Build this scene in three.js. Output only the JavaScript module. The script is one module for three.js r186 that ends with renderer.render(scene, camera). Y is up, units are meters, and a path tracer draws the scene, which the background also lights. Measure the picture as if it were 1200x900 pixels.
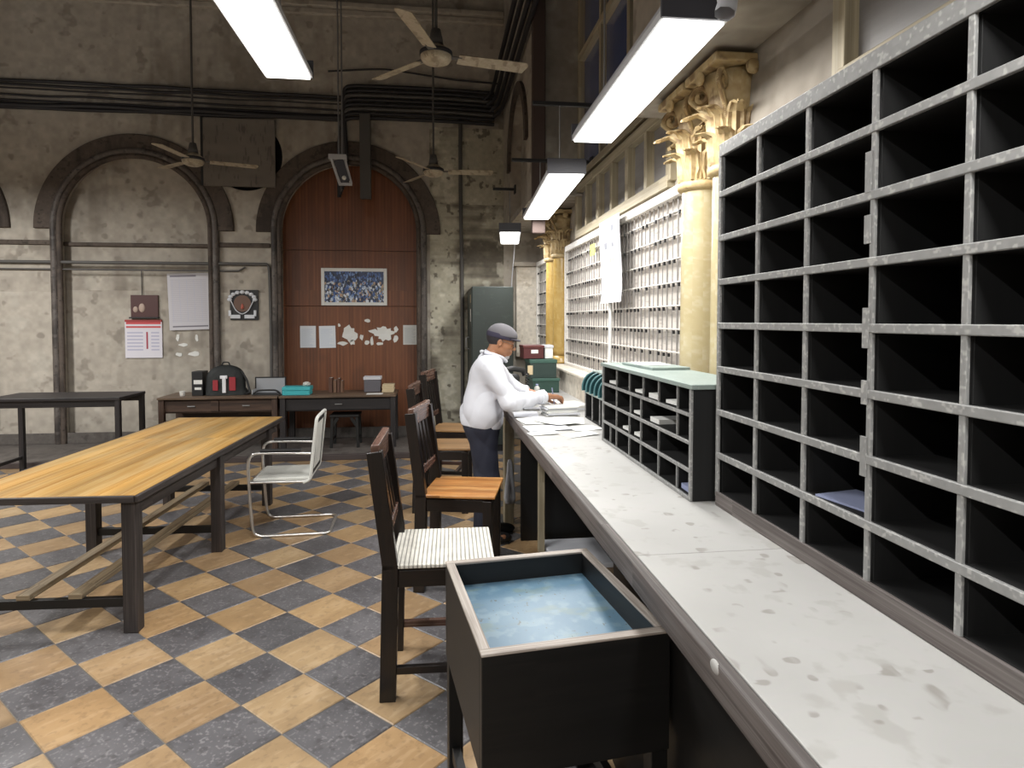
import * as THREE from 'three';
import { RoundedBoxGeometry } from 'three/addons/geometries/RoundedBoxGeometry.js';
import { mergeGeometries, mergeVertices, toCreasedNormals } from 'three/addons/utils/BufferGeometryUtils.js';
import { MarchingCubes } from 'three/addons/objects/MarchingCubes.js';
import { RectAreaLightUniformsLib } from 'three/addons/lights/RectAreaLightUniformsLib.js';

// ------------------------------------------------------------------ camera, exposure
const scene = new THREE.Scene();
const renderer = new THREE.WebGLRenderer({ antialias: true });
renderer.toneMapping = THREE.LinearToneMapping;
renderer.toneMappingExposure = 2.0;
renderer.shadowMap.enabled = true;
renderer.shadowMap.type = THREE.PCFSoftShadowMap;
RectAreaLightUniformsLib.init();
scene.background = new THREE.Color(0x000000);

const camera = new THREE.PerspectiveCamera(2 * Math.atan(450 / 740) * 180 / Math.PI, 4 / 3, 0.05, 60);
camera.position.set(0, 1.65, 0);
camera.rotation.order = 'YXZ';
camera.rotation.set(-2.0 * Math.PI / 180, -7.235 * Math.PI / 180, 0);
camera.setViewOffset(1200, 900, 0, 48.2, 1200, 900);
scene.add(camera);

const LAMP_POWER = 26, COUNTER_LAMP_POWER = 15;      // radiance of the tube fittings (area lights)
const FILL_BATTEN_POWER = 300;
const LAMP_COLOR = new THREE.Color().setRGB(1.0, 0.99, 0.965);

// ------------------------------------------------------------------ helpers
const V = (x, y, z) => new THREE.Vector3(x, y, z);
const rgb = (r, g, b) => new THREE.Color().setRGB(r, g, b);
function rng(seed) { let s = seed >>> 0; return () => { s = (s + 0x6D2B79F5) >>> 0; let t = s; t = Math.imul(t ^ (t >>> 15), t | 1); t ^= t + Math.imul(t ^ (t >>> 7), t | 61); return ((t ^ (t >>> 14)) >>> 0) / 4294967296; }; }
const used = {};
function numbered(n) { if (!(n in used)) { used[n] = 0; return n; } used[n]++; return n + '_' + String(used[n]).padStart(3, '0'); }

// uv in metres from position, grain along the given axis
function uvBox(g, axis = 'x') {
  const geo = g.index ? g.toNonIndexed() : g;
  const p = geo.attributes.position, n = geo.attributes.normal, uv = new Float32Array(p.count * 2);
  const ai = { x: 0, y: 1, z: 2 }[axis];
  const c = [0, 0, 0];
  for (let t = 0; t < p.count; t += 3) {
    let nx = 0, ny = 0, nz = 0;
    for (let k = 0; k < 3; k++) { nx += n.getX(t + k); ny += n.getY(t + k); nz += n.getZ(t + k); }
    const a = [Math.abs(nx), Math.abs(ny), Math.abs(nz)];
    const d = a[0] >= a[1] && a[0] >= a[2] ? 0 : a[1] >= a[2] ? 1 : 2;
    let ua, va;
    if (d === ai) { ua = (d + 1) % 3; va = (d + 2) % 3; } else { ua = ai; va = 3 - d - ai; }
    for (let k = 0; k < 3; k++) {
      c[0] = p.getX(t + k); c[1] = p.getY(t + k); c[2] = p.getZ(t + k);
      uv[(t + k) * 2] = c[ua] + c[d] * 0.37; uv[(t + k) * 2 + 1] = c[va] + c[d] * 0.23;
    }
  }
  geo.setAttribute('uv', new THREE.BufferAttribute(uv, 2));
  return geo;
}
// box by centre; c = chamfer
function cb(w, h, d, x = 0, y = 0, z = 0, c = 0.004) {
  c = Math.min(c, w * 0.3, h * 0.3, d * 0.3);
  const g = c > 0 ? new RoundedBoxGeometry(w, h, d, 1, c) : new THREE.BoxGeometry(w, h, d);
  g.translate(x, y, z); return g;
}
// box by extents
const ext = (x0, x1, y0, y1, z0, z1, c = 0.004) => cb(Math.abs(x1 - x0), Math.abs(y1 - y0), Math.abs(z1 - z0), (x0 + x1) / 2, (y0 + y1) / 2, (z0 + z1) / 2, c);
// oriented bar of section w (sideways) x h between two points
function bar(p, q, w, h, c = 0.003, upv = V(0, 1, 0)) {
  const d = q.clone().sub(p), L = d.length(); d.normalize();
  const g = cb(L, h, w, 0, 0, 0, c);
  let up = upv.clone(); if (Math.abs(d.dot(up)) > 0.98) up = V(1, 0, 0);
  const s = d.clone().cross(up).normalize(), u = s.clone().cross(d).normalize();
  g.applyMatrix4(new THREE.Matrix4().makeBasis(d, u, s));
  g.translate((p.x + q.x) / 2, (p.y + q.y) / 2, (p.z + q.z) / 2);
  return g;
}
function tube(pts, r, seg = 32, rad = 8, closed = false, tension = 0.3) {
  const c = new THREE.CatmullRomCurve3(pts, closed, 'catmullrom', tension);
  return new THREE.TubeGeometry(c, seg, r, rad, closed);
}
function rod(p, q, r, rad = 10, r2 = r) {
  const d = q.clone().sub(p), L = d.length();
  const g = new THREE.CylinderGeometry(r2, r, L, rad);
  g.applyQuaternion(new THREE.Quaternion().setFromUnitVectors(V(0, 1, 0), d.normalize()));
  g.translate((p.x + q.x) / 2, (p.y + q.y) / 2, (p.z + q.z) / 2);
  return g;
}
function lathe(pts, seg = 32) { return new THREE.LatheGeometry(pts.map(a => new THREE.Vector2(a[0], a[1])), seg); }
function prep(g) {
  const o = g.index ? g.toNonIndexed() : g;
  for (const k of Object.keys(o.attributes)) if (!['position', 'normal', 'uv', 'color'].includes(k)) o.deleteAttribute(k);
  return o;
}
function obj(name, geos, mat, parent = scene, axis = 'x', keepUV = false) {
  const list = (Array.isArray(geos) ? geos : [geos]).map(prep);
  let g = list.length > 1 ? mergeGeometries(list.map(a => { if (!a.attributes.uv) a.setAttribute('uv', new THREE.BufferAttribute(new Float32Array(a.attributes.position.count * 2), 2)); return a; })) : list[0];
  if (!keepUV) g = uvBox(g, axis);
  const m = new THREE.Mesh(g, mat);
  m.name = parent === scene ? numbered(name) : name;
  m.castShadow = m.receiveShadow = true;
  parent.add(m); return m;
}
function thing(name, label, category, [x, y, z] = [0, 0, 0], turn = 0, group) {
  const o = new THREE.Group(); o.name = numbered(name); scene.add(o);
  o.position.set(x, y, z); o.rotation.y = turn; o.userData = { label, category };
  if (group) o.userData.group = group;
  return o;
}
function tag(o, label, category, group) { o.userData.label = label; o.userData.category = category; if (group) o.userData.group = group; return o; }
function structure(o, label, category) { o.userData.kind = 'structure'; if (label) o.userData.label = label; if (category) o.userData.category = category; return o; }
function sgroup(name, label, category) { const o = new THREE.Group(); o.name = numbered(name); scene.add(o); return structure(o, label, category); }

// ------------------------------------------------------------------ procedural textures
function lattice(n, seed) { const r = rng(seed), a = new Float32Array(n * n); for (let i = 0; i < a.length; i++) a[i] = r(); return a; }
function vnoise(a, n, x, y) {
  const xi = Math.floor(x), yi = Math.floor(y); let fx = x - xi, fy = y - yi; fx = fx * fx * (3 - 2 * fx); fy = fy * fy * (3 - 2 * fy);
  const x0 = ((xi % n) + n) % n, y0 = ((yi % n) + n) % n, x1 = (x0 + 1) % n, y1 = (y0 + 1) % n;
  const p = a[y0 * n + x0], q = a[y0 * n + x1], r = a[y1 * n + x0], s = a[y1 * n + x1];
  return p + (q - p) * fx + (r - p) * fy + (p - q - r + s) * fx * fy;
}
const LAT = [lattice(64, 11), lattice(64, 22), lattice(64, 33), lattice(64, 44)];
// tileable on u,v in 0..1 when fu,fv are integers dividing 64
function fbm(u, v, fu, fv, oct, k = 0) { let s = 0, a = 0.5, t = 0; for (let o = 0; o < oct; o++) { s += a * vnoise(LAT[(k + o) % 4], 64, u * fu + o * 7.0, v * fv + o * 13.0); t += a; a *= 0.5; fu *= 2; fv *= 2; } return s / t; }
const cl = (x, a = 0, b = 1) => Math.min(b, Math.max(a, x));
const ss = (a, b, x) => { const t = cl((x - a) / (b - a)); return t * t * (3 - 2 * t); };
const mix = (a, b, t) => [a[0] + (b[0] - a[0]) * t, a[1] + (b[1] - a[1]) * t, a[2] + (b[2] - a[2]) * t];
function dtex(w, h, fn, srgb = true, rep = [1, 1]) {
  const d = new Uint8Array(w * h * 4);
  for (let j = 0; j < h; j++) for (let i = 0; i < w; i++) {
    const c = fn((i + 0.5) / w, (j + 0.5) / h); const o = (j * w + i) * 4;
    d[o] = cl(c[0]) * 255; d[o + 1] = cl(c[1]) * 255; d[o + 2] = cl(c[2]) * 255; d[o + 3] = 255;
  }
  const t = new THREE.DataTexture(d, w, h, THREE.RGBAFormat);
  t.wrapS = t.wrapT = THREE.RepeatWrapping; t.magFilter = THREE.LinearFilter; t.minFilter = THREE.LinearMipmapLinearFilter; t.generateMipmaps = true;
  if (srgb) t.colorSpace = THREE.SRGBColorSpace;
  t.repeat.set(rep[0], rep[1]); t.needsUpdate = true; return t;
}
const grey = fn => (u, v) => { const g = fn(u, v); return [g, g, g]; };
function woodTex(a, b, c, rep, stripes = 8, seed = 0) {
  return dtex(512, 512, (u, v) => {
    const w = fbm(u, v, 2, 8, 3, seed) * 0.5;
    const g1 = fbm(u, v + w * 0.12, 2, 32, 4, seed + 1), g2 = fbm(u, v, 4, 64, 3, seed + 2), pl = fbm(u, v, 1, stripes, 1, seed + 3);
    let col = mix(a, b, cl(g1 * 1.4 - 0.2)); col = mix(col, c, ss(0.52, 0.8, g2) * 0.6); col = mix(col, c, ss(0.5, 0.72, fbm(u, v, 4, 8, 4, seed + 1)) * 0.4); const k = 0.87 + 0.26 * pl; return [col[0] * k, col[1] * k, col[2] * k];
  }, true, rep);
}
function std(o) { return new THREE.MeshStandardMaterial(o); }
function canvasTex(w, h, draw) {
  const c = document.createElement('canvas'); c.width = w; c.height = h; const x = c.getContext('2d'); draw(x, w, h);
  const t = new THREE.CanvasTexture(c); t.colorSpace = THREE.SRGBColorSpace; return t;
}

const M = {};
{
  const fineBump = dtex(512, 512, grey((u, v) => fbm(u, v, 8, 8, 5, 2)), false, [0.8, 0.8]);
  const plasterFn = (base, dirt, pale, amt) => (u, v) => {
    const big = fbm(u, v, 4, 4, 5, 0), mid = fbm(u, v, 16, 16, 4, 1), f = fbm(u, v, 64, 64, 2, 2);
    const drip = fbm(u, v, 32, 4, 3, 3);
    let c = mix(base, dirt, ss(0.5, 0.72, big * 0.7 + drip * 0.3) * amt); c = mix(c, pale, ss(0.58, 0.72, mid) * 0.5 * amt);
    c = mix(c, dirt, ss(0.66, 0.78, fbm(u, v, 32, 32, 3, 3)) * 0.8 * amt);
    const k = 0.92 + 0.16 * f; return [c[0] * k, c[1] * k, c[2] * k];
  };
  M.plaster = std({ map: dtex(1024, 1024, plasterFn([0.67, 0.64, 0.595], [0.51, 0.48, 0.44], [0.755, 0.735, 0.69], 0.75), true, [0.22, 0.22]), bumpMap: fineBump, bumpScale: 0.006, roughness: 0.95 });
  M.plasterMould = std({ map: dtex(1024, 1024, plasterFn([0.70, 0.68, 0.61], [0.40, 0.375, 0.335], [0.84, 0.825, 0.765], 1.0), true, [0.35, 0.35]), bumpMap: fineBump, bumpScale: 0.012, roughness: 0.95 });
  M.dado = std({ map: dtex(512, 512, plasterFn([0.80, 0.77, 0.72], [0.62, 0.57, 0.5], [0.88, 0.86, 0.82], 0.6), true, [0.5, 0.5]), bumpMap: fineBump, bumpScale: 0.003, roughness: 0.85 });
  M.moulding = std({ map: dtex(512, 512, plasterFn([0.33, 0.29, 0.26], [0.2, 0.17, 0.15], [0.4, 0.36, 0.32], 0.8), true, [0.6, 0.6]), bumpMap: fineBump, bumpScale: 0.004, roughness: 0.8 });
  M.roll = std({ map: dtex(256, 256, plasterFn([0.36, 0.33, 0.31], [0.2, 0.18, 0.17], [0.46, 0.44, 0.42], 0.9), true, [0.8, 0.8]), roughness: 0.6 });
  M.concrete = std({ map: dtex(1024, 1024, (u, v) => {
    const a = fbm(u, v, 4, 4, 5, 0), b = fbm(u, v, 32, 32, 4, 1), s = fbm(u, v, 32, 64, 2, 2);
    let c = mix([0.66, 0.655, 0.645], [0.625, 0.62, 0.61], ss(0.35, 0.7, a)); c = mix(c, [0.56, 0.55, 0.53], ss(0.6, 0.75, b) * 0.4); c = mix(c, [0.42, 0.40, 0.37], ss(0.74, 0.82, fbm(u, v, 64, 64, 1, 2)) * ss(0.55, 0.75, s) * 0.45);
    return c;
  }, true, [0.45, 0.45]), bumpMap: fineBump, bumpScale: 0.001, roughness: 0.5 });
  M.counterEdge = std({ map: woodTex([0.38, 0.35, 0.34], [0.27, 0.245, 0.235], [0.46, 0.44, 0.43], [0.8, 4], 8, 1), roughness: 0.65 });
  M.blackWood = std({ map: woodTex([0.05, 0.047, 0.046], [0.028, 0.027, 0.026], [0.075, 0.066, 0.06], [1, 3], 8, 0), roughness: 0.5 });
  M.chairWood = std({ map: woodTex([0.085, 0.06, 0.052], [0.045, 0.034, 0.03], [0.15, 0.095, 0.07], [1.2, 5], 8, 2), roughness: 0.32 });
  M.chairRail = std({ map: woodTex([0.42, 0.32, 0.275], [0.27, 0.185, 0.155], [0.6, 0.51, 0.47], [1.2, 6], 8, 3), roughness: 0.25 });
  M.seatOrange = std({ map: woodTex([0.66, 0.45, 0.24], [0.54, 0.34, 0.16], [0.76, 0.62, 0.42], [1.0, 3.5], 8, 0), roughness: 0.35 });
  M.seatTan = std({ map: woodTex([0.60, 0.46, 0.30], [0.46, 0.33, 0.2], [0.7, 0.58, 0.42], [1, 3.5], 8, 1), roughness: 0.45 });
  M.tableTop = std({ map: woodTex([0.72, 0.565, 0.31], [0.63, 0.46, 0.22], [0.76, 0.67, 0.5], [0.4, 1.6], 8, 2), roughness: 0.38 });
  M.tableFrame = std({ map: woodTex([0.24, 0.215, 0.21], [0.13, 0.115, 0.112], [0.34, 0.31, 0.30], [0.8, 4], 8, 3), roughness: 0.55 });
  M.tableRail = std({ map: woodTex([0.58, 0.52, 0.42], [0.42, 0.36, 0.28], [0.66, 0.61, 0.52], [0.8, 4], 8, 0), roughness: 0.6 });
  M.panelWood = std({ map: dtex(1024, 1024, (u, v) => {
    const st = fbm(u, v, 64, 2, 3, 0), fine = fbm(u, v, 64, 8, 3, 1), blot = fbm(u, v, 4, 4, 4, 2), ln = Math.pow(Math.abs(Math.sin(u * Math.PI * 32)), 0.25);
    let c = mix([0.53, 0.325, 0.205], [0.40, 0.235, 0.145], cl(st * 1.3 - 0.15)); c = mix(c, [0.52, 0.33, 0.2], ss(0.55, 0.75, fine) * 0.5); c = mix(c, [0.36, 0.23, 0.16], ss(0.52, 0.7, blot) * 0.4);
    const k = 0.7 + 0.3 * ln; return [c[0] * k, c[1] * k, c[2] * k];
  }, true, [0.7, 0.4]), roughness: 0.45 });
  M.deskBrown = std({ map: woodTex([0.30, 0.22, 0.17], [0.18, 0.125, 0.1], [0.38, 0.3, 0.25], [0.7, 3], 8, 1), roughness: 0.5 });
  M.deskTop = std({ map: woodTex([0.42, 0.34, 0.27], [0.28, 0.215, 0.17], [0.5, 0.43, 0.36], [0.6, 2], 8, 2), roughness: 0.45 });
  M.deskDark = std({ map: woodTex([0.16, 0.145, 0.15], [0.09, 0.08, 0.085], [0.22, 0.2, 0.2], [0.7, 3], 8, 3), roughness: 0.5 });
  M.shelfBlack = std({ map: woodTex([0.035, 0.036, 0.037], [0.02, 0.02, 0.021], [0.05, 0.05, 0.05], [0.7, 3], 8, 0), roughness: 0.75 });
  M.shelfEdge = std({ map: dtex(256, 256, (u, v) => { const a = fbm(u, v, 32, 32, 4, 1), b = fbm(u, v, 64, 64, 2, 3); let c = mix([0.55, 0.55, 0.545], [0.47, 0.47, 0.465], a); c = mix(c, [0.68, 0.675, 0.66], ss(0.6, 0.75, b) * 0.7); return c; }, true, [1.5, 1.5]), roughness: 0.6 });
  M.greenPaint = std({ map: dtex(256, 256, (u, v) => { const a = fbm(u, v, 8, 8, 4, 0), b = fbm(u, v, 64, 64, 2, 1); let c = mix([0.56, 0.61, 0.59], [0.50, 0.55, 0.53], a); return mix(c, [0.62, 0.66, 0.64], ss(0.65, 0.8, b) * 0.5); }, true, [1.5, 1.5]), roughness: 0.55 });
  M.cabinet = std({ map: dtex(512, 512, (u, v) => { const a = fbm(u, v, 4, 8, 4, 0), b = fbm(u, v, 64, 16, 3, 1); let c = mix([0.165, 0.2, 0.187], [0.14, 0.168, 0.158], a); return mix(c, [0.21, 0.245, 0.225], ss(0.62, 0.8, b) * 0.5); }, true, [0.7, 0.7]), roughness: 0.5 });
  M.boxGreen = std({ color: rgb(0.02, 0.055, 0.042), roughness: 0.55 });
  M.teal = std({ color: rgb(0.008, 0.035, 0.04), roughness: 0.35 });
  M.tealLight = std({ color: rgb(0.06, 0.15, 0.16), roughness: 0.35 });
  M.paper = std({ map: dtex(128, 128, (u, v) => { const a = fbm(u, v, 4, 4, 3, 0); return [0.9 - a * 0.06, 0.9 - a * 0.06, 0.89 - a * 0.07]; }, true, [2, 2]), roughness: 0.9 });
  M.paperGrey = std({ color: rgb(0.55, 0.56, 0.6), roughness: 0.9 });
  M.brownPaper = std({ color: rgb(0.58, 0.47, 0.3), roughness: 0.9 });
  M.bluePaper = std({ color: rgb(0.25, 0.28, 0.42), roughness: 0.9 });
  M.trayBlue = std({ map: dtex(512, 512, (u, v) => {
    const a = fbm(u, v, 4, 4, 4, 0), b = fbm(u, v, 16, 16, 4, 1), s = fbm(u, v, 64, 32, 3, 2);
    let c = mix([0.31, 0.43, 0.515], [0.37, 0.485, 0.56], cl(a * 1.6 - 0.3)); c = mix(c, [0.50, 0.58, 0.62], ss(0.5, 0.72, b) * 0.45); c = mix(c, [0.42, 0.48, 0.44], ss(0.62, 0.8, fbm(u, v, 8, 16, 4, 3)) * 0.5); c = mix(c, [0.28, 0.28, 0.26], ss(0.74, 0.8, s) * ss(0.5, 0.62, a) * 0.8);
    return c;
  }, true, [1.6, 1.6]), roughness: 0.4 });
  M.trayRim = std({ map: woodTex([0.62, 0.58, 0.54], [0.45, 0.41, 0.38], [0.75, 0.72, 0.69], [1, 6], 8, 2), roughness: 0.5 });
  M.cane = std({ map: dtex(512, 512, (u, v) => { const sx = Math.abs(Math.sin(u * Math.PI * 24)), sy = Math.abs(Math.sin(v * Math.PI * 96)); const n = fbm(u, v, 8, 8, 3, 1); const k = 0.62 + 0.24 * ss(0.15, 0.6, sx) + 0.05 * sy - 0.12 * n; return [k, k * 0.985, k * 0.94]; }, true, [2.2, 2.2]), bumpMap: dtex(512, 512, grey((u, v) => ss(0.1, 0.7, Math.abs(Math.sin(u * Math.PI * 24)))), false, [2.2, 2.2]), bumpScale: 0.003, roughness: 0.6 });
  M.chrome = std({ color: rgb(0.72, 0.71, 0.69), metalness: 0.9, roughness: 0.28 });
  M.whiteMesh = std({ map: dtex(256, 256, (u, v) => { const k = 0.78 + 0.1 * Math.abs(Math.sin(u * Math.PI * 48)) * Math.abs(Math.sin(v * Math.PI * 48)) - 0.08 * fbm(u, v, 4, 4, 3, 0); return [k, k, k * 0.97]; }, true, [2, 2]), roughness: 0.7 });
  M.black = std({ color: rgb(0.012, 0.012, 0.013), roughness: 0.5 });
  M.blackCable = std({ color: rgb(0.02, 0.019, 0.022), roughness: 0.55 });
  M.greyPipe = std({ color: rgb(0.09, 0.085, 0.08), roughness: 0.6 });
  M.steel = std({ color: rgb(0.3, 0.3, 0.3), metalness: 0.7, roughness: 0.45 });
  M.lampHousing = std({ color: rgb(0.42, 0.42, 0.43), roughness: 0.5 });
  M.lampDark = std({ color: rgb(0.05, 0.05, 0.06), roughness: 0.5 });
  M.lampGlow = std({ color: rgb(0.9, 0.9, 0.9), emissive: LAMP_COLOR, emissiveIntensity: 3, roughness: 0.4 });
  M.fan = std({ map: dtex(256, 256, (u, v) => { const a = fbm(u, v, 16, 16, 4, 0), b = fbm(u, v, 8, 4, 3, 1); let c = mix([0.74, 0.70, 0.62], [0.62, 0.57, 0.48], a); return mix(c, [0.42, 0.37, 0.3], ss(0.55, 0.75, b) * 0.5); }, true, [3, 3]), roughness: 0.5 });
  M.column = std({ map: dtex(512, 512, (u, v) => { const a = fbm(u, v, 8, 4, 5, 0), b = fbm(u, v, 32, 16, 4, 1); let c = mix([0.74, 0.63, 0.39], [0.68, 0.55, 0.29], cl(a * 1.6 - 0.3)); return mix(c, [0.77, 0.68, 0.46], ss(0.45, 0.8, b) * 0.5); }, true, [1.2, 1.2]), roughness: 0.25 });
  M.columnPale = M.column.clone(); M.columnPale.map = dtex(512, 512, (u, v) => { const a = fbm(u, v, 8, 4, 5, 2), b = fbm(u, v, 32, 16, 3, 3); let c = mix([0.76, 0.715, 0.585], [0.71, 0.65, 0.50], cl(a * 1.6 - 0.3)); return mix(c, [0.79, 0.76, 0.66], ss(0.45, 0.8, b) * 0.5); }, true, [1.2, 1.2]);
  M.capital = std({ map: dtex(256, 256, (u, v) => { const a = fbm(u, v, 16, 16, 4, 0), b = fbm(u, v, 8, 8, 4, 1); let c = mix([0.80, 0.74, 0.60], [0.66, 0.55, 0.36], a); return mix(c, [0.40, 0.30, 0.19], ss(0.52, 0.74, b) * 0.6); }, true, [2, 2]), roughness: 0.6 });
  M.frameBeige = std({ map: woodTex([0.70, 0.655, 0.55], [0.62, 0.57, 0.47], [0.76, 0.72, 0.63], [0.6, 4], 8, 1), roughness: 0.6 });
  M.frostGlass = std({ map: dtex(256, 256, (u, v) => { const a = fbm(u, v, 32, 2, 4, 0), b = fbm(u, v, 4, 4, 3, 2); const k = 0.52 + 0.08 * a - 0.06 * b; return [k, k * 0.98, k * 0.97]; }, true, [1.2, 1.2]), roughness: 0.4 });
  M.blueGlass = new THREE.MeshPhysicalMaterial({ color: rgb(0.075, 0.11, 0.27), roughness: 0.16, clearcoat: 0.6, clearcoatRoughness: 0.15 });
  M.jaliBack = std({ map: dtex(512, 512, (u, v) => { const a = fbm(u, v, 8, 4, 4, 0), b = fbm(u, v, 64, 8, 3, 1); let c = mix([0.87, 0.845, 0.82], [0.79, 0.765, 0.74], a); return mix(c, [0.62, 0.59, 0.56], ss(0.58, 0.78, b) * 0.5); }, true, [1, 1]), roughness: 0.8 });
  M.jaliBar = std({ color: rgb(0.24, 0.225, 0.21), roughness: 0.6 });
  M.jaliRail = std({ map: dtex(256, 256, (u, v) => { const a = fbm(u, v, 32, 32, 3, 0); const k = 0.92 - 0.16 * a; return [k, k * 0.98, k * 0.95]; }, true, [2, 2]), roughness: 0.6 });
  M.brownPost = std({ color: rgb(0.075, 0.05, 0.042), roughness: 0.75 });
  M.grout = std({ map: dtex(256, 256, (u, v) => { const a = fbm(u, v, 16, 16, 4, 0); const k = 0.42 + 0.16 * a; return [k, k * 0.95, k * 0.88]; }, true, [1, 1]), roughness: 0.9 });
  M.ceiling = std({ map: dtex(512, 512, plasterFn([0.36, 0.32, 0.29], [0.24, 0.21, 0.19], [0.42, 0.38, 0.34], 0.8), true, [0.2, 0.2]), roughness: 0.95 });
  M.dais = std({ map: dtex(256, 256, plasterFn([0.36, 0.34, 0.325], [0.26, 0.24, 0.23], [0.42, 0.4, 0.38], 0.8), true, [0.6, 0.6]), roughness: 0.6 });
  M.daisEdge = std({ color: rgb(0.055, 0.042, 0.04), roughness: 0.6 });
}

// ------------------------------------------------------------------ room constants (metres, z = -depth)
const ZB = -8.8, ZF = 4.2, XL = -7.8, HC = 6.3, XJ = 1.45, CT = 0.95, XC = 0.575;

// floor: base slab + tiles set diagonally
{
  const fl = sgroup('floor', 'grey and ochre stone tile floor laid diagonally in a checkerboard', 'floor');
  obj('bedding', ext(XL - 0.3, 2.2, -0.3, -0.005, ZB - 0.4, ZF + 0.3, 0), M.grout, fl);
  const T = 0.31, s = T / Math.SQRT2, ax = -0.821, az = -3.222, g = 0.0016;
  const darkTex = dtex(512, 512, (u, v) => {
    const a = fbm(u, v, 4, 4, 4, 0), b = fbm(u, v, 64, 64, 2, 1), d = fbm(u, v, 16, 16, 4, 2);
    let c = mix([0.42, 0.413, 0.42], [0.34, 0.334, 0.342], cl(a * 1.6 - 0.3)); c = mix(c, [0.58, 0.57, 0.57], ss(0.6, 0.8, b) * 0.6); c = mix(c, [0.29, 0.28, 0.285], ss(0.6, 0.75, d) * 0.5); return c;
  });
  const tanTex = dtex(512, 512, (u, v) => {
    const a = fbm(u, v, 4, 4, 4, 1), b = fbm(u, v, 8, 32, 4, 2), d = fbm(u, v, 32, 32, 3, 3);
    let c = mix([0.665, 0.565, 0.43], [0.58, 0.485, 0.365], cl(a * 1.6 - 0.3)); c = mix(c, [0.72, 0.63, 0.51], ss(0.5, 0.72, b) * 0.5); c = mix(c, [0.5, 0.42, 0.325], ss(0.55, 0.78, d) * 0.4); return c;
  });
  const tb = dtex(256, 256, grey((u, v) => fbm(u, v, 16, 16, 4, 0)), false);
  const dk = [0.88, 0.75, 0.98, 0.82, 0.92], tn = [[1, 1, 1], [0.9, 0.86, 0.84], [1.05, 1.0, 0.93], [0.96, 0.93, 0.92], [1.03, 0.95, 0.86]];
  const dm = dk.map(k => std({ map: darkTex, color: rgb(k, k, k * 1.01), bumpMap: tb, bumpScale: 0.0008, roughness: 0.38 }));
  const tm = tn.map(k => std({ map: tanTex, color: rgb(...k), bumpMap: tb, bumpScale: 0.0008, roughness: 0.36 }));
  // chamfered slab geometry, four uv variants
  function slab(uo, vo) {
    const h = T / 2 - g, c = 0.004, y1 = 0, y2 = -0.004, P = [];
    const q = [[-1, -1], [1, -1], [1, 1], [-1, 1]];
    const top = q.map(a => [a[0] * (h - c), y1, a[1] * (h - c)]), low = q.map(a => [a[0] * h, y2, a[1] * h]);
    const tri = (a, b, d) => P.push(...a, ...b, ...d);
    tri(top[0], top[2], top[1]); tri(top[0], top[3], top[2]);
    for (let k = 0; k < 4; k++) { const n = (k + 1) % 4; tri(top[k], top[n], low[n]); tri(top[k], low[n], low[k]); }
    const geo = new THREE.BufferGeometry(); geo.setAttribute('position', new THREE.BufferAttribute(new Float32Array(P), 3)); geo.computeVertexNormals();
    const uv = []; for (let k = 0; k < P.length; k += 3) uv.push(P[k] / T * 0.45 + uo, P[k + 2] / T * 0.45 + vo);
    geo.setAttribute('uv', new THREE.BufferAttribute(new Float32Array(uv), 2)); geo.rotateY(Math.PI / 4); return geo;
  }
  const sl = [slab(0.25, 0.25), slab(0.75, 0.25), slab(0.25, 0.75), slab(0.75, 0.75)];
  const r = rng(5), list = [];
  for (let i = -40; i < 40; i++) for (let j = -40; j < 40; j++) {
    const x = ax + (i - j) * s, z = az + (i + j + 1) * s;
    if (x < XL - 0.1 || x > 1.5 || z < ZB - 0.1 || z > ZF) continue;
    const dark = ((i + j) % 2 + 2) % 2 === 0, k = Math.floor(r() * 5), v = Math.floor(r() * 4), dy = r() * 0.0012;
    // seen by the camera and not under the counter or the dais
    const th = 7.235 * Math.PI / 180, fz = -z * Math.cos(th) + x * Math.sin(th), fx = x * Math.cos(th) + z * Math.sin(th);
    const px = 600 + 740 * fx / fz, py = 376 + 740 * 1.65 / fz;
    const seen = fz > 0.5 && px > -40 && px < 900 && py < 960 && x < 0.75 && z > -7.6;
    list.push({ x, z, dark, k, v, dy, seen, d: Math.hypot(x, z) });
  }
  const vis = list.filter(a => a.seen).sort((a, b) => a.d - b.d).slice(0, 300); vis.forEach(a => { a.pick = true; });
  for (const a of vis) { const m = new THREE.Mesh(sl[a.v], (a.dark ? dm : tm)[a.k]); m.name = 'tile'; m.position.set(a.x, a.dy, a.z); m.castShadow = m.receiveShadow = true; fl.add(m); }
  const rest = list.filter(a => !a.pick).map(a => {
    const q = sl[a.v].clone(); q.translate(a.x, a.dy, a.z);
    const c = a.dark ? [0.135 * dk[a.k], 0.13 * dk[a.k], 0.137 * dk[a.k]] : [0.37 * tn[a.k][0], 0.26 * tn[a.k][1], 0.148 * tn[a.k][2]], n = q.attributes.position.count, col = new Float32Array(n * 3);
    for (let k = 0; k < n; k++) col.set(c, k * 3); q.setAttribute('color', new THREE.BufferAttribute(col, 3)); return q;
  });
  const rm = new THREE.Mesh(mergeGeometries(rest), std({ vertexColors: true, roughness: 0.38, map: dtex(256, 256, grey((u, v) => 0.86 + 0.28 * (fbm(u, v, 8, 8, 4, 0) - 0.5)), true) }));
  rm.name = 'far_tiles'; rm.userData.kind = 'stuff'; rm.castShadow = rm.receiveShadow = true; fl.add(rm);
}

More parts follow.
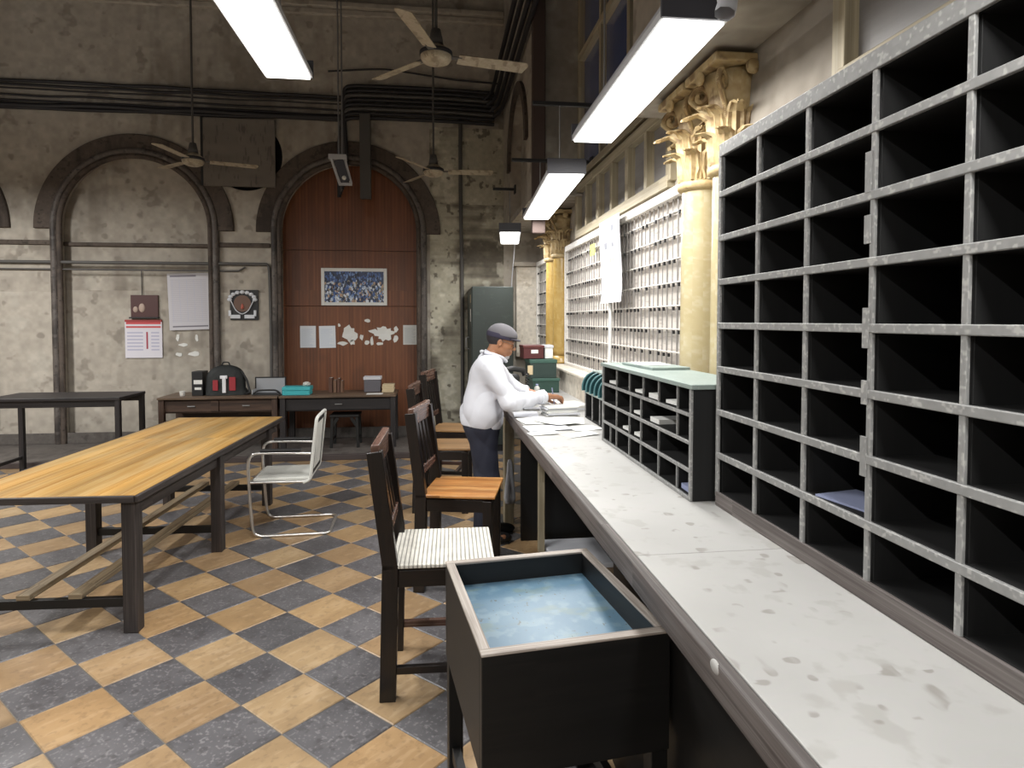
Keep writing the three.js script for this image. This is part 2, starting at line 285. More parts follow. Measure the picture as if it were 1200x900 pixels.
// ceiling with cross beams
{
  const c = sgroup('ceiling', 'high dark plaster ceiling with cross beams', 'ceiling');
  obj('ceiling_slab', ext(XL - 0.3, 2.2, HC, HC + 0.3, ZB - 0.4, ZF + 0.3, 0), M.ceiling, c);
  for (const z of [-7.2, -4.6, -2.0, 0.6, 3.0]) obj('beam', ext(XL, 1.2, HC - 0.32, HC + 0.01, z - 0.16, z + 0.16, 0.02), M.ceiling, c);
}

// back wall with arched recesses
function archPath(P, cx, r, spring, y0) { P.moveTo(cx - r, y0); P.lineTo(cx - r, spring); P.absarc(cx, spring, r, Math.PI, 0, true); P.lineTo(cx + r, y0); P.closePath(); }
const ARCH = [{ x: -1.09, r: 0.928 }, { x: -3.8, r: 0.928 }, { x: -6.51, r: 0.928 }], SPR = 2.86;
{
  const w = sgroup('wall_back', 'stained plaster end wall with tall round-headed arched recesses', 'wall');
  const S = new THREE.Shape(); S.moveTo(XL - 0.3, -0.2); S.lineTo(2.2, -0.2); S.lineTo(2.2, 4.62); S.lineTo(XL - 0.3, 4.62); S.closePath();
  for (const a of ARCH) { const h = new THREE.Path(); archPath(h, a.x, a.r, SPR, -0.1); S.holes.push(h); }
  const oc = new THREE.Path(); oc.absarc(-2.42, 3.83, 0.46, 0, Math.PI * 2, true); S.holes.push(oc);
  const g = new THREE.ExtrudeGeometry(S, { depth: 0.3, bevelEnabled: false, curveSegments: 28 }); g.translate(0, 0, ZB - 0.3);
  obj('plaster_face', g, M.plaster, w);
  obj('upper_plaster', ext(XL - 0.3, 2.2, 4.62, HC + 0.1, ZB - 0.3, ZB + 0.015, 0.006), M.plaster, w);
  obj('backing', ext(XL - 0.3, 2.2, -0.2, HC + 0.1, ZB - 0.6, ZB - 0.32, 0), M.plaster, w);
  obj('cornice', [ext(XL, 1.0, 5.78, 5.86, ZB, ZB + 0.12, 0.02), ext(XL, 1.0, 5.7, 5.78, ZB, ZB + 0.07, 0.02)], M.plaster, w);
  obj('mouldy_patch', [ext(-0.02, 1.0, 0.0, 4.3, ZB - 0.01, ZB + 0.006, 0)], M.plasterMould, w, 'y');
  for (const a of ARCH) {
    // hood ring over the arch, roll moulding down both jambs
    const R = new THREE.Shape(); R.absarc(a.x, SPR - 0.02, a.r + 0.28, 0, Math.PI, false); R.absarc(a.x, SPR - 0.02, a.r + 0.02, Math.PI, 0, true); R.closePath();
    const hg = new THREE.ExtrudeGeometry(R, { depth: 0.035, bevelEnabled: true, bevelSize: 0.008, bevelThickness: 0.008, bevelSegments: 1, curveSegments: 28 }); hg.translate(0, 0, ZB);
    obj('hood_mould', hg, M.moulding, w);
    for (const [off, rr, m] of [[0.055, 0.045, M.roll], [-0.01, 0.035, M.moulding]]) {
      const pts = []; const q = a.r + off; for (let y = 0; y < SPR; y += 0.3) pts.push(V(a.x - q, y, ZB + 0.025)); for (let k = 0; k <= 24; k++) { const t = Math.PI - Math.PI * k / 24; pts.push(V(a.x + q * Math.cos(t), SPR + q * Math.sin(t), ZB + 0.025)); } for (let y = Math.floor(SPR / 0.3) * 0.3; y >= 0; y -= 0.3) pts.push(V(a.x + q, y, ZB + 0.025));
      obj('roll_moulding', tube(pts, rr, 120, 8), m, w);
    }
  }
  // plaster infill of the plain arches
  for (const a of ARCH.slice(1)) { const P = new THREE.Shape(); archPath(P, a.x, a.r + 0.02, SPR, -0.1); const ig = new THREE.ExtrudeGeometry(P, { depth: 0.05, bevelEnabled: false, curveSegments: 28 }); ig.translate(0, 0, ZB - 0.16); obj('recess_infill', ig, M.plaster, w); obj('string_course', ext(a.x - a.r, a.x + a.r, 2.62, 2.67, ZB - 0.12, ZB - 0.07, 0.012), M.moulding, w); }
  for (const [x0, x1] of [[-2.78, -2.13], [-5.5, -4.82]]) obj('impost_band', ext(x0, x1, 2.62, 2.68, ZB - 0.01, ZB + 0.025, 0.01), M.moulding, w);
  // brown boarded infill of the arch by the desks: stacked sheets
  const a = ARCH[0], zf = ZB - 0.2;
  const rr = a.r + 0.02;
  obj('board_sheet', ext(a.x - rr, a.x + rr, 0, 1.85, zf - 0.03, zf, 0.003), M.panelWood, w);
  obj('board_sheet', ext(a.x - rr, a.x + rr, 1.855, 2.62, zf - 0.03, zf, 0.003), M.panelWood, w);
  const P = new THREE.Shape(); P.moveTo(a.x - rr, 2.625); P.lineTo(a.x - rr, SPR); P.absarc(a.x, SPR, rr, Math.PI, 0, true); P.lineTo(a.x + rr, 2.625); P.closePath();
  const pg = new THREE.ExtrudeGeometry(P, { depth: 0.03, bevelEnabled: false, curveSegments: 28 }); pg.translate(0, 0, zf - 0.03); obj('board_sheet', pg, M.panelWood, w);
  structure(obj('baseboard_back', ext(XL, 0.4, 0.06, 0.2, ZB, ZB + 0.02, 0.005), M.dais), 'grey skirting along the foot of the arched end wall', 'skirting');
  // dais along the back wall
  const d = sgroup('trim_1', 'low grey dais with a dark nosing along the arched wall', 'step');
  obj('dais_top', ext(XL, 0.45, 0.0, 0.06, ZB, -7.66, 0.003), M.dais, d);
  obj('nosing', ext(XL, 0.45, 0.0, 0.066, -7.68, -7.62, 0.006), M.daisEdge, d);
}
// left wall and the wall behind the viewer
structure(obj('wall_left', ext(XL - 0.3, XL, -0.2, HC + 0.1, ZB - 0.4, ZF + 0.3, 0), M.plaster), 'plain plaster side wall of the hall', 'wall');
structure(obj('wall_front', ext(XL - 0.3, 2.2, -0.2, HC + 0.1, ZF, ZF + 0.3, 0), M.plaster), 'plain plaster wall at the near end of the hall', 'wall');

// right wall: dado, screen backing, upper wall, impost blocks
{
  const w = sgroup('wall_right', 'plaster side wall over columns with a pale dado below', 'wall');
  obj('dado', ext(1.30, 2.2, -0.2, 1.15, ZB, -2.3, 0.008), M.dado, w, 'z');
  obj('dado_recess', ext(1.43, 2.2, -0.2, 1.15, -2.3, ZF, 0), M.dado, w, 'z');
  obj('dado_ledge', ext(1.275, 1.6, 1.15, 1.175, ZB, -2.3, 0.006), M.dado, w, 'z');
  obj('core', ext(1.52, 2.2, 1.15, HC + 0.1, ZB, ZF, 0), M.plaster, w, 'z');
  // far upper wall with a blind arch
  const S = new THREE.Shape(); const z0 = 6.15, z1 = -ZB; S.moveTo(z0, 2.9); S.lineTo(z1, 2.9); S.lineTo(z1, HC); S.lineTo(z0, HC); S.closePath();
  const h = new THREE.Path(); archPath(h, 7.35, 0.72, 3.55, 2.95); S.holes.push(h);
  const g = new THREE.ExtrudeGeometry(S, { depth: 0.2, bevelEnabled: false, curveSegments: 24 }); g.rotateY(Math.PI / 2); g.translate(1.0, 0, 0);
  obj('upper_face', g, M.plaster, w, 'z');
  obj('upper_block', ext(1.14, 1.6, 2.9, HC, -6.16, ZB, 0), M.plaster, w, 'z');
  obj('upper_soffit', ext(1.0, 1.6, 2.88, 2.905, -6.14, ZB, 0), M.plaster, w, 'z');
  const R = new THREE.Shape(); R.absarc(7.35, 3.55, 0.82, 0, Math.PI, false); R.absarc(7.35, 3.55, 0.7, Math.PI, 0, true); R.closePath();
  const hg = new THREE.ExtrudeGeometry(R, { depth: 0.04, bevelEnabled: false, curveSegments: 24 }); hg.rotateY(Math.PI / 2); hg.translate(0.965, 0, 0); obj('blind_arch_mould', hg, M.moulding, w);
  // near impost block
  obj('impost_block', ext(1.2, 1.6, 2.93, HC, -3.72, -2.26, 0.01), M.plaster, w, 'y');
  obj('impost_slab', ext(1.13, 1.6, 2.89, 2.93, -3.78, -2.2, 0.01), M.plaster, w, 'z');
  obj('pier_face', ext(1.47, 1.6, 2.38, 2.95, -3.72, -2.16, 0.005), M.plaster, w, 'y');
  obj('corner_pier', ext(1.16, 1.5, 1.15, 2.4, ZB, ZB + 0.14, 0.01), M.dado, w, 'y');
  obj('corner_pier_cap', ext(1.12, 1.5, 2.4, 2.46, ZB, ZB + 0.2, 0.01), M.plaster, w);
  const bp = obj('corner_strip', ext(0.97, 1.1, 2.5, HC, -6.15, -6.08, 0.01), M.brownPost, w, 'y');
  bp.userData.label = 'dark brown vertical board';
}

// clerestory of frosted panes above the screen, and the tall upper window
function paneRow(name, label, z0, z1, y0, y1, n, mat, frame, fw = 0.06, rows = [0, 1]) {
  const w = sgroup(name, label, 'window');
  const x = XJ;
  for (const yy of rows.map(t => y0 + (y1 - y0) * t)) obj('rail', ext(x - 0.03, x + 0.07, yy - fw / 2, yy + fw / 2, z0, z1, 0.005), frame, w, 'z');
  for (let k = 0; k <= n; k++) { const z = z0 + (z1 - z0) * k / n, ww = k % 2 ? fw * 0.7 : fw; obj('mullion', ext(x - 0.025, x + 0.07, y0, y1, z - ww / 2, z + ww / 2, 0.005), frame, w, 'y'); }
  for (let r = 0; r + 1 < rows.length; r++) for (let k = 0; k < n; k++) {
    const za = z0 + (z1 - z0) * k / n, zb = z0 + (z1 - z0) * (k + 1) / n, ya = y0 + (y1 - y0) * rows[r], yb = y0 + (y1 - y0) * rows[r + 1];
    obj('pane', ext(x + 0.03, x + 0.045, ya + 0.01, yb - 0.01, za - 0.01, zb + 0.01, 0), mat, w, 'y');
  }
  return w;
}
paneRow('window_1', 'band of grey frosted panes in beige frames above the wire screen', -6.2, -3.72, 2.50, 2.95, 6, M.frostGlass, M.frameBeige, 0.075);
paneRow('window_2', 'band of grey panes in beige frames above the tall pigeonhole rack', -2.1, 3.9, 2.50, 2.95, 8, M.frostGlass, M.frameBeige, 0.07);
paneRow('window_3', 'tall dark blue window in beige frames above the frosted panes', -6.1, -3.74, 3.05, 5.9, 3, M.blueGlass, M.frameBeige, 0.065, [0, 0.4, 1]);
paneRow('window_4', 'tall grey window above the band of panes over the pigeonhole rack', -2.2, 3.9, 3.05, 5.9, 8, M.frostGlass, M.frameBeige, 0.08, [0, 0.5, 1]);

// wire letter screens between the columns
function screen(name, label, z0, z1, y0, y1, nb, nr) {
  const t = thing(name, label, 'screen', [XJ, y0, (z0 + z1) / 2], 0, null), L = Math.abs(z1 - z0), H = y1 - y0;
  obj('backing_board', cb(0.02, H, L, 0.055, H / 2, 0, 0.002), M.jaliBack, t, 'y');
  obj('frame', [cb(0.06, 0.06, L, 0.01, H - 0.03, 0), cb(0.06, 0.03, L, 0.01, 0.015, 0), cb(0.06, H, 0.03, 0.01, H / 2, L / 2 - 0.015), cb(0.06, H, 0.03, 0.01, H / 2, -L / 2 + 0.015)], M.jaliRail, t, 'z');
  const r = rng(nb * 7 + 3);
  for (let k = 1; k < nr; k++) obj('rail', cb(0.03, 0.008, L - 0.04, 0.02, H * k / nr, 0, 0.002), M.jaliRail, t, 'z');
  for (let k = 1; k < nb; k++) {
    const z = -L / 2 + L * k / nb + (r() - 0.5) * 0.012, wv = k % 2 ? 0.0035 : 0.006;
    obj('wire', rod(V(0.012, 0.02, z), V(0.012, H - 0.04, z + (r() - 0.5) * 0.02), wv, 6), M.jaliBar, t, 'y');
  }
  // small dark clips hanging under each rail
  const cg = []; for (let k = 1; k < nr; k++) for (let j = 1; j < nb; j++) if (r() < 0.55) cg.push(cb(0.012, 0.022, 0.012, -0.008, H * k / nr - 0.018, -L / 2 + L * j / nb + (r() - 0.5) * 0.02, 0));
  const cm = obj('clips', cg, M.black, t); cm.userData.kind = 'stuff';
  return t;
}
screen('wire_screen', 'long pale screen of upright wires and rails between the two column pairs', -6.75, -3.48, 1.175, 2.45, 40, 9);
screen('wire_screen', 'short pale wire screen between the end pier and the far columns', -8.62, -7.58, 1.175, 2.45, 13, 9);
screen('wire_screen', 'pale wire screen behind the tall pigeonhole rack', -2.72, 3.9, 1.175, 2.45, 50, 9);

// columns with leafy capitals
function leafGeo(w, h, lean, curl) {
  const nu = 7, nv = 9, th = 0.012, F = [], B = [];
  for (let j = 0; j < nv; j++) {
    const v = j / (nv - 1), prof = Math.sin(Math.PI * Math.min(1, 0.22 + v * 0.75)) * (1 + 0.16 * Math.cos(v * 22));
    for (let i = 0; i < nu; i++) {
      const u = i / (nu - 1) * 2 - 1; const c = ss(0.62, 1, v);
      let x = u * w / 2 * prof, y = h * (v - 0.36 * c * c), z = lean * v * v + curl * Math.sin(c * Math.PI * 0.62) - 0.03 * u * u * (1 - 0.5 * v) + 0.008 * Math.cos(u * 9) * (1 - v * 0.4);
      F.push([x, y, z + th / 2]); B.push([x, y, z - th / 2]);
    }
  }
  const P = []; const q = (a, b, c, d) => P.push(...a, ...b, ...c, ...a, ...c, ...d);
  for (let j = 0; j + 1 < nv; j++) for (let i = 0; i + 1 < nu; i++) { const a = j * nu + i; q(F[a], F[a + 1], F[a + nu + 1], F[a + nu]); q(B[a + 1], B[a], B[a + nu], B[a + nu + 1]); }
  for (let j = 0; j + 1 < nv; j++) { let a = j * nu, b = a + nu; q(B[a], F[a], F[b], B[b]); a += nu - 1; b += nu - 1; q(F[a], B[a], B[b], F[b]); }
  const g = new THREE.BufferGeometry(); g.setAttribute('position', new THREE.BufferAttribute(new Float32Array(P), 3)); g.computeVertexNormals();
  return toCreasedNormals(g, 0.9);
}
function column(z, label, mat = M.column) {
  const t = thing('column', label, 'column', [XJ, 1.175, z], 0, null), R = 0.1, hs = 1.2;
  obj('shaft', lathe([[0, 0.08], [R * 1.06, 0.08], [R * 1.02, 0.14], [R, 0.5], [R * 0.97, hs - 0.03], [R * 1.05, hs - 0.02], [0, hs - 0.02]], 32), mat, t, 'y');
  obj('base', lathe([[0, 0], [R * 1.4, 0], [R * 1.4, 0.025], [R * 1.3, 0.03], [R * 1.34, 0.05], [R * 1.15, 0.065], [R * 1.1, 0.085], [0, 0.085]], 32), mat, t, 'y');
  obj('neck_ring', lathe([[0, hs - 0.03], [R * 1.05, hs - 0.03], [R * 1.22, hs - 0.015], [R * 1.24, hs + 0.005], [R * 1.12, hs + 0.022], [0, hs + 0.022]], 32), M.capital, t, 'y');
  const cap = obj('capital', [lathe([[0, hs + 0.01], [R * 0.98, hs + 0.01], [R * 1.02, hs + 0.2], [R * 1.25, hs + 0.38], [R * 1.5, hs + 0.44], [0, hs + 0.44]], 24), cb(0.36, 0.045, 0.36, 0, hs + 0.47, 0, 0.012)], M.capital, t, 'y');
  for (let k = 0; k < 8; k++) for (const [tier, hh, ww, ln, cu] of [[0, 0.21, 0.105, 0.02, 0.075], [1, 0.36, 0.115, 0.05, 0.095]]) {
    const g = leafGeo(ww, hh, ln, cu); g.translate(0, hs + 0.02, R * 1.03 + (tier ? 0 : 0.012)); g.rotateY((k + tier * 0.5) * Math.PI / 4);
    obj('acanthus_leaf', g, M.capital, cap, 'y');
  }
  for (let k = 0; k < 4; k++) {   // corner volutes
    const pts = []; for (let q = 0; q <= 30; q++) { const s = q / 30, an = -0.3 + s * 8.2, rr = 0.052 * (1 - s * 0.8); pts.push(V(0.165 + rr * Math.cos(an) * 1, hs + 0.385 + rr * Math.sin(an), 0)); }
    pts.unshift(V(0.1, hs + 0.2, 0), V(0.125, hs + 0.28, 0));
    const g = tube(pts, 0.015, 60, 6); g.rotateY(Math.PI / 4 + k * Math.PI / 2); obj('volute', g, M.capital, cap, 'y');
  }
  for (let k = 0; k < 4; k++) { const g = new THREE.SphereGeometry(0.035, 10, 8); g.scale(1, 1, 0.6); g.translate(0, hs + 0.43, 0.175); g.rotateY(k * Math.PI / 2); obj('rosette', g, M.capital, cap); }
  return t;
}
column(-7.42, 'ochre stone column with leafy capital nearest the green steel cabinet');
column(-6.97, 'ochre stone column with leafy capital beside the far end of the long wire screen');
column(-3.30, 'cream stone column with leafy capital rising behind the low pigeonhole unit', M.columnPale);
column(-2.92, 'stone column hidden behind the tall pigeonhole rack, its leafy capital above it', M.columnPale);

// ------------------------------------------------------------------ lamps
function fitting(name, label, x, y, z0, z1, w, turn = 0, power = LAMP_POWER) {
  const L = Math.abs(z1 - z0), t = thing(name, label, 'lamp', [x, y, (z0 + z1) / 2], turn, 'tube light fittings');
  const S = new THREE.Shape(); const hw = w / 2 + 0.012; S.moveTo(-hw, 0.0); S.lineTo(-hw, 0.03); S.lineTo(-w * 0.38, 0.1); S.lineTo(w * 0.38, 0.1); S.lineTo(hw, 0.03); S.lineTo(hw, 0); S.closePath();
  const g = new THREE.ExtrudeGeometry(S, { depth: L, bevelEnabled: false }); g.translate(0, 0.008, -L / 2);
  obj('housing', g, M.lampHousing, t, 'z');
  obj('end_cap', cb(w + 0.03, 0.1, 0.012, 0, 0.058, L / 2 + 0.006, 0.003), M.lampDark, t);
  obj('end_cap', cb(w + 0.03, 0.1, 0.012, 0, 0.058, -L / 2 - 0.006, 0.003), M.lampDark, t);
  obj('diffuser', cb(w, 0.012, L - 0.01, 0, 0.004, 0, 0.002), M.lampGlow, t);
  const li = new THREE.RectAreaLight(LAMP_COLOR, power, w, L - 0.01); li.position.set(0, -0.006, 0); li.rotation.x = -Math.PI / 2; t.add(li); li.name = 'tube_light';
  return t;
}
function chain(t, pts) { obj('chain', pts.map(([a, b]) => rod(a, b, 0.006, 6)), M.steel, t, 'y'); }
const lampA = fitting('tube_fitting', 'long lit tube fitting hanging beside the columns above the pigeonholes', 0.95, 2.72, -3.74, -2.2, 0.225, -0.015, COUNTER_LAMP_POWER);
chain(lampA, [[V(0, 0.1, -0.5), V(0, 3.5, -0.5)], [V(0, 0.1, 0.5), V(0, 3.5, 0.5)]]);
const lampB = fitting('tube_fitting', 'lit tube fitting hanging over the counter before the frosted panes', 0.945, 2.62, -6.0, -4.16, 0.232, -0.054, COUNTER_LAMP_POWER);
chain(lampB, [[V(0, 0.1, -0.6), V(0, 0.462, -0.6)], [V(0, 0.1, 0.6), V(0, 0.562, 0.6)]]);
const lampC = fitting('tube_fitting', 'short lit tube fitting nearest the green steel cabinet', 0.92, 2.62, -7.95, -6.95, 0.215, -0.12, COUNTER_LAMP_POWER * 1.3);
chain(lampC, [[V(0, 0.1, -0.25), V(0, 0.3, 0.0)], [V(0, 0.1, 0.25), V(0, 0.3, 0.0)], [V(0, 0.3, 0), V(0, 0.562, 0)]]);
const lampL = fitting('tube_fitting', 'long lit tube fitting hanging over the checkered floor beside the fan', -0.785, 3.0, -3.7, -2.42, 0.235);
chain(lampL, [[V(0, 0.1, -0.45), V(0, 3.2, -0.45)], [V(0, 0.1, 0.45), V(0, 3.2, 0.45)]]);
const lampD = fitting('tube_fitting', 'lit tube fitting over the near end of the counter', 0.80, 2.55, -0.9, 0.4, 0.205, 0, COUNTER_LAMP_POWER);
chain(lampD, [[V(0, 0.1, -0.5), V(0, 3.7, -0.5)], [V(0, 0.1, 0.5), V(0, 3.7, 0.5)]]);
const lampE = fitting('tube_fitting', 'lit tube fitting over the far side of the yellow table', -3.6, 3.0, -4.4, -3.1, 0.235);
chain(lampE, [[V(0, 0.1, -0.45), V(0, 3.2, -0.45)], [V(0, 0.1, 0.45), V(0, 3.2, 0.45)]]);
const lampF = fitting('tube_fitting', 'lit tube fitting behind the viewer above the open floor', -3.4, 3.0, -0.9, 0.4, 0.235, 0, 15);
chain(lampF, [[V(0, 0.1, -0.45), V(0, 3.2, -0.45)], [V(0, 0.1, 0.45), V(0, 3.2, 0.45)]]);
// unseen bare tube battens, added to lift the light on the walls
function batten(label, x, y, z, L, power = FILL_BATTEN_POWER) {
  const t = thing('added_tube_batten', label, 'lamp', [x, y, z], 0, 'added tube battens');
  obj('batten', cb(0.05, 0.04, L + 0.06, 0, 0.06, 0, 0.004), M.lampHousing, t, 'z');
  const tb = rod(V(0, 0, -L / 2), V(0, 0, L / 2), 0.019, 14); obj('tube', tb, M.lampGlow, t, 'z');
  for (const s of [-1, 1]) { obj('lamp_holder', cb(0.03, 0.07, 0.02, 0, 0.02, s * (L / 2 + 0.01), 0.003), M.lampHousing, t); obj('drop_rod', rod(V(0, 0.08, s * L * 0.4), V(0, HC - y - 0.005, s * L * 0.4), 0.006, 6), M.steel, t, 'y'); }
  for (const [rx, py, k] of [[-Math.PI / 2, -0.022, 1.2], [Math.PI / 2, 0.085, 0.12]]) { const li = new THREE.RectAreaLight(LAMP_COLOR, power * k, 0.05, L); li.position.set(0, py, 0); li.rotation.x = rx; li.name = 'tube_light'; t.add(li); }
}
batten('added unseen tube batten lighting the far corner by the plain arches', -5.3, 3.4, -6.3, 1.2);
batten('added unseen tube batten lighting the middle of the hall behind the table', -5.6, 3.7, -3.3, 1.2);
batten('added unseen tube batten giving fill light from behind the viewer', -2.0, 3.9, 2.2, 1.2, FILL_BATTEN_POWER * 1.5);
// wall brackets that carry the counter fittings
for (const [z, y, x1, lab] of [[-4.5, 3.2, 1.47, 'iron bracket bar above the middle tube fitting, by the blue window'], [-5.7, 3.1, 1.47, 'iron bracket bar under the blue window by the frosted panes'], [-7.45, 3.2, 0.99, 'iron bracket bar on the wall above the short tube fitting']]) {
  const t = thing('lamp_bracket', lab, 'bracket', [x1, y, z]); obj('arm', cb(x1 - 0.72, 0.03, 0.03, -(x1 - 0.72) / 2, 0, 0), M.black, t); obj('wall_plate', cb(0.02, 0.1, 0.08, -0.01, 0, 0), M.black, t);
}

// ------------------------------------------------------------------ ceiling fans
function fan(name, label, x, y, z, R, turn, pitch = -0.26) {
  const t = thing(name, label, 'ceiling fan', [x, y, z], turn, 'ceiling fans');
  obj('rod', rod(V(0, 0.1, 0), V(0, HC - y, 0), 0.012, 8), M.greyPipe, t, 'y');
  obj('canopy', lathe([[0, 0.2], [0.035, 0.2], [0.05, 0.13], [0.055, 0.09], [0, 0.09]], 20), M.greyPipe, t, 'y');
  obj('motor', lathe([[0, -0.055], [0.06, -0.052], [0.1, -0.035], [0.115, -0.01], [0.115, 0.02], [0.1, 0.05], [0.05, 0.085], [0, 0.09]], 32), M.fan, t);
  obj('motor_band', lathe([[0.11, 0.005], [0.122, 0.008], [0.122, 0.035], [0.11, 0.04]], 32), M.blackCable, t);
  for (let k = 0; k < 3; k++) {
    const a = new THREE.Shape(); a.moveTo(0.17, -0.05); a.lineTo(R - 0.03, -0.07); a.quadraticCurveTo(R, -0.06, R, -0.02); a.lineTo(R - 0.02, 0.055); a.lineTo(0.17, 0.055); a.closePath();
    const g = new THREE.ExtrudeGeometry(a, { depth: 0.006, bevelEnabled: false }); g.rotateX(-Math.PI / 2); g.rotateX(pitch); g.translate(0, 0.005, 0); g.rotateY(k * 2 * Math.PI / 3);
    const b = obj('blade', g, M.fan, t);
    const br = cb(0.1, 0.008, 0.05, 0.145, 0.012, 0, 0.002); br.rotateY(k * 2 * Math.PI / 3); obj('blade_bracket', br, M.greyPipe, b);
  }
  return t;
}
fan('ceiling_fan', 'cream ceiling fan with still blades hanging nearest the lit tube fitting', 0.04, 3.61, -4.8, 0.72, 0.22);
fan('ceiling_fan', 'smaller cream ceiling fan in front of the brown boarded arch', 0.027, 3.385, -7.5, 0.70, -0.02);
fan('ceiling_fan', 'ceiling fan on a long pale rod before the square wall board', -2.65, 3.44, -7.55, 0.68, 0.35, -0.1);

// ------------------------------------------------------------------ counter
{
  const t = thing('sorting_counter', 'long pale stone-topped counter with a dark worn front edge along the screens', 'counter', [XC, 0, -3]);
  const z0 = -3.8, z1 = 3.8;   // local
  const joints = [z0, -1.95, -0.4, 1.2, z1];
  for (let k = 0; k + 1 < joints.length; k++) obj('worktop_slab', ext(0.03, 1.298 - XC, 0.905, CT, joints[k] + 0.0008, joints[k + 1] - 0.0008, 0.003), M.concrete, t, 'z');
  obj('front_edge', ext(0, 0.03, 0.872, CT - 0.001, z0, z1, 0.006), M.counterEdge, t, 'z');
  obj('under_rail', ext(0.05, 0.09, 0.82, 0.905, z0, z1, 0.004), M.blackWood, t, 'z');
  obj('back_board', ext(0.66, 0.69, 0.0, 0.9, z0, z1, 0.003), M.blackWood, t, 'z');
  obj('side_panel', ext(0.08, 0.66, 0.0, 0.88, -1.66, -1.63, 0.003), M.blackWood, t, 'y');
  obj('shade_panel', ext(0.09, 0.11, 0.0, 0.9, 0.75, z1 - 0.02, 0.003), M.blackWood, t, 'z');  // added black panel, stands in for the deep shade under the counter
  obj('side_panel', ext(0.09, 0.66, 0.0, 0.88, 3.2, 3.23, 0.003), M.blackWood, t, 'y');
  const p1 = obj('support_post', ext(0.17, 0.215, 0, 0.9, -1.42, -1.37, 0.004), M.frameBeige, t, 'y'); p1.userData.label = 'slim pale post';
  const p2 = obj('support_post', ext(-0.0, 0.08, 0, 0.87, -2.12, -2.02, 0.006), M.frameBeige, t, 'y'); p2.userData.label = 'broad beige post';
  obj('chip', new THREE.SphereGeometry(0.02, 14, 10).scale(0.35, 0.7, 1.15).translate(0.003, 0.936, 1.785), M.concrete, t);
}
tag(obj('floor_board', ext(0.80, 1.2, 0.0, 0.035, -4.55, -4.05, 0.006), M.paperGrey, scene, 'z'), 'pale plank platform lying on the floor under the counter', 'plank');

{
  const m = obj('cloth_bag', lathe([[0, 0], [0.035, 0.005], [0.048, 0.05], [0.04, 0.14], [0.028, 0.24], [0.02, 0.33], [0.012, 0.36], [0, 0.36]], 14).scale(1, 1, 0.6), M.paperGrey, scene, 'y'); m.position.set(0.615, 0.18, -4.985);
  tag(m, 'limp pale cloth bag hanging on the beige post of the counter', 'bag');
}

// ------------------------------------------------------------------ tall pigeonhole rack
{
  const X = 1.07, D = 0.33, z0 = -2.262, cw = 0.277, n = 10, zN = z0 + cw * n, y0 = CT + 0.002, y1 = 2.305, rows = 8;
  const t = thing('pigeonhole_rack', 'tall black pigeonhole rack with worn grey edges standing on the counter', 'rack', [X, y0, (z0 + zN) / 2]);
  const L = zN - z0, H = y1 - y0, lz = z => z - (z0 + zN) / 2;
  obj('back_panel', cb(0.012, H - 0.02, L - 0.02, D - 0.006, H / 2, 0, 0.001), M.shelfBlack, t, 'z');
  const rnd = rng(77);
  for (let k = 0; k <= rows; k++) {
    const y = 0.028 + (H - 0.05) * k / rows, th = k === 0 ? 0.05 : k === rows ? 0.045 : 0.02, yy = k === 0 ? 0.025 : k === rows ? H - 0.0225 : y;
    const s = obj('shelf', cb(D - 0.016, th, L, D / 2 + 0.004, yy, 0, 0.002), M.shelfBlack, t, 'z');
    obj('edge_strip', cb(0.012, th + 0.003, L + 0.004, 0.002, yy, 0, 0.003), k === 0 ? M.counterEdge : M.shelfEdge, s, 'z');
  }
  for (let k = 0; k <= n; k++) {
    const z = lz(z0 + cw * k), th = k === 0 || k === n ? 0.022 : 0.016;
    const s = obj('divider', cb(D - 0.02, H - 0.06, th, D / 2 + 0.006, H / 2, z, 0.002), M.shelfBlack, t, 'y');
    obj('edge_strip', cb(0.01, H - 0.06, th + 0.001, 0.004, H / 2, z, 0.003), M.shelfEdge, s, 'y');
  }
  // pale worn paper labels left on one upright
  for (const [y, h] of [[H - 0.29, 0.1], [H - 0.43, 0.07], [0.68, 0.1], [0.36, 0.1], [0.52, 0.06]]) obj('paper_scrap', cb(0.006, h, 0.022, -0.002, y, lz(z0 + cw * 3) - 0.012, 0.001), M.shelfEdge, t);
  const lp = tag(obj('letter', (() => { const g = cb(0.15, 0.006, 0.2, 0, 0, 0, 0.001); g.rotateY(0.2); g.translate(X + 0.1, y0 + 0.028 + (H - 0.05) / rows + 0.014, z0 + cw * 2.5); return g; })(), M.bluePaper), 'folded blue-grey letter lying in a low cell of the tall rack', 'letter');
}

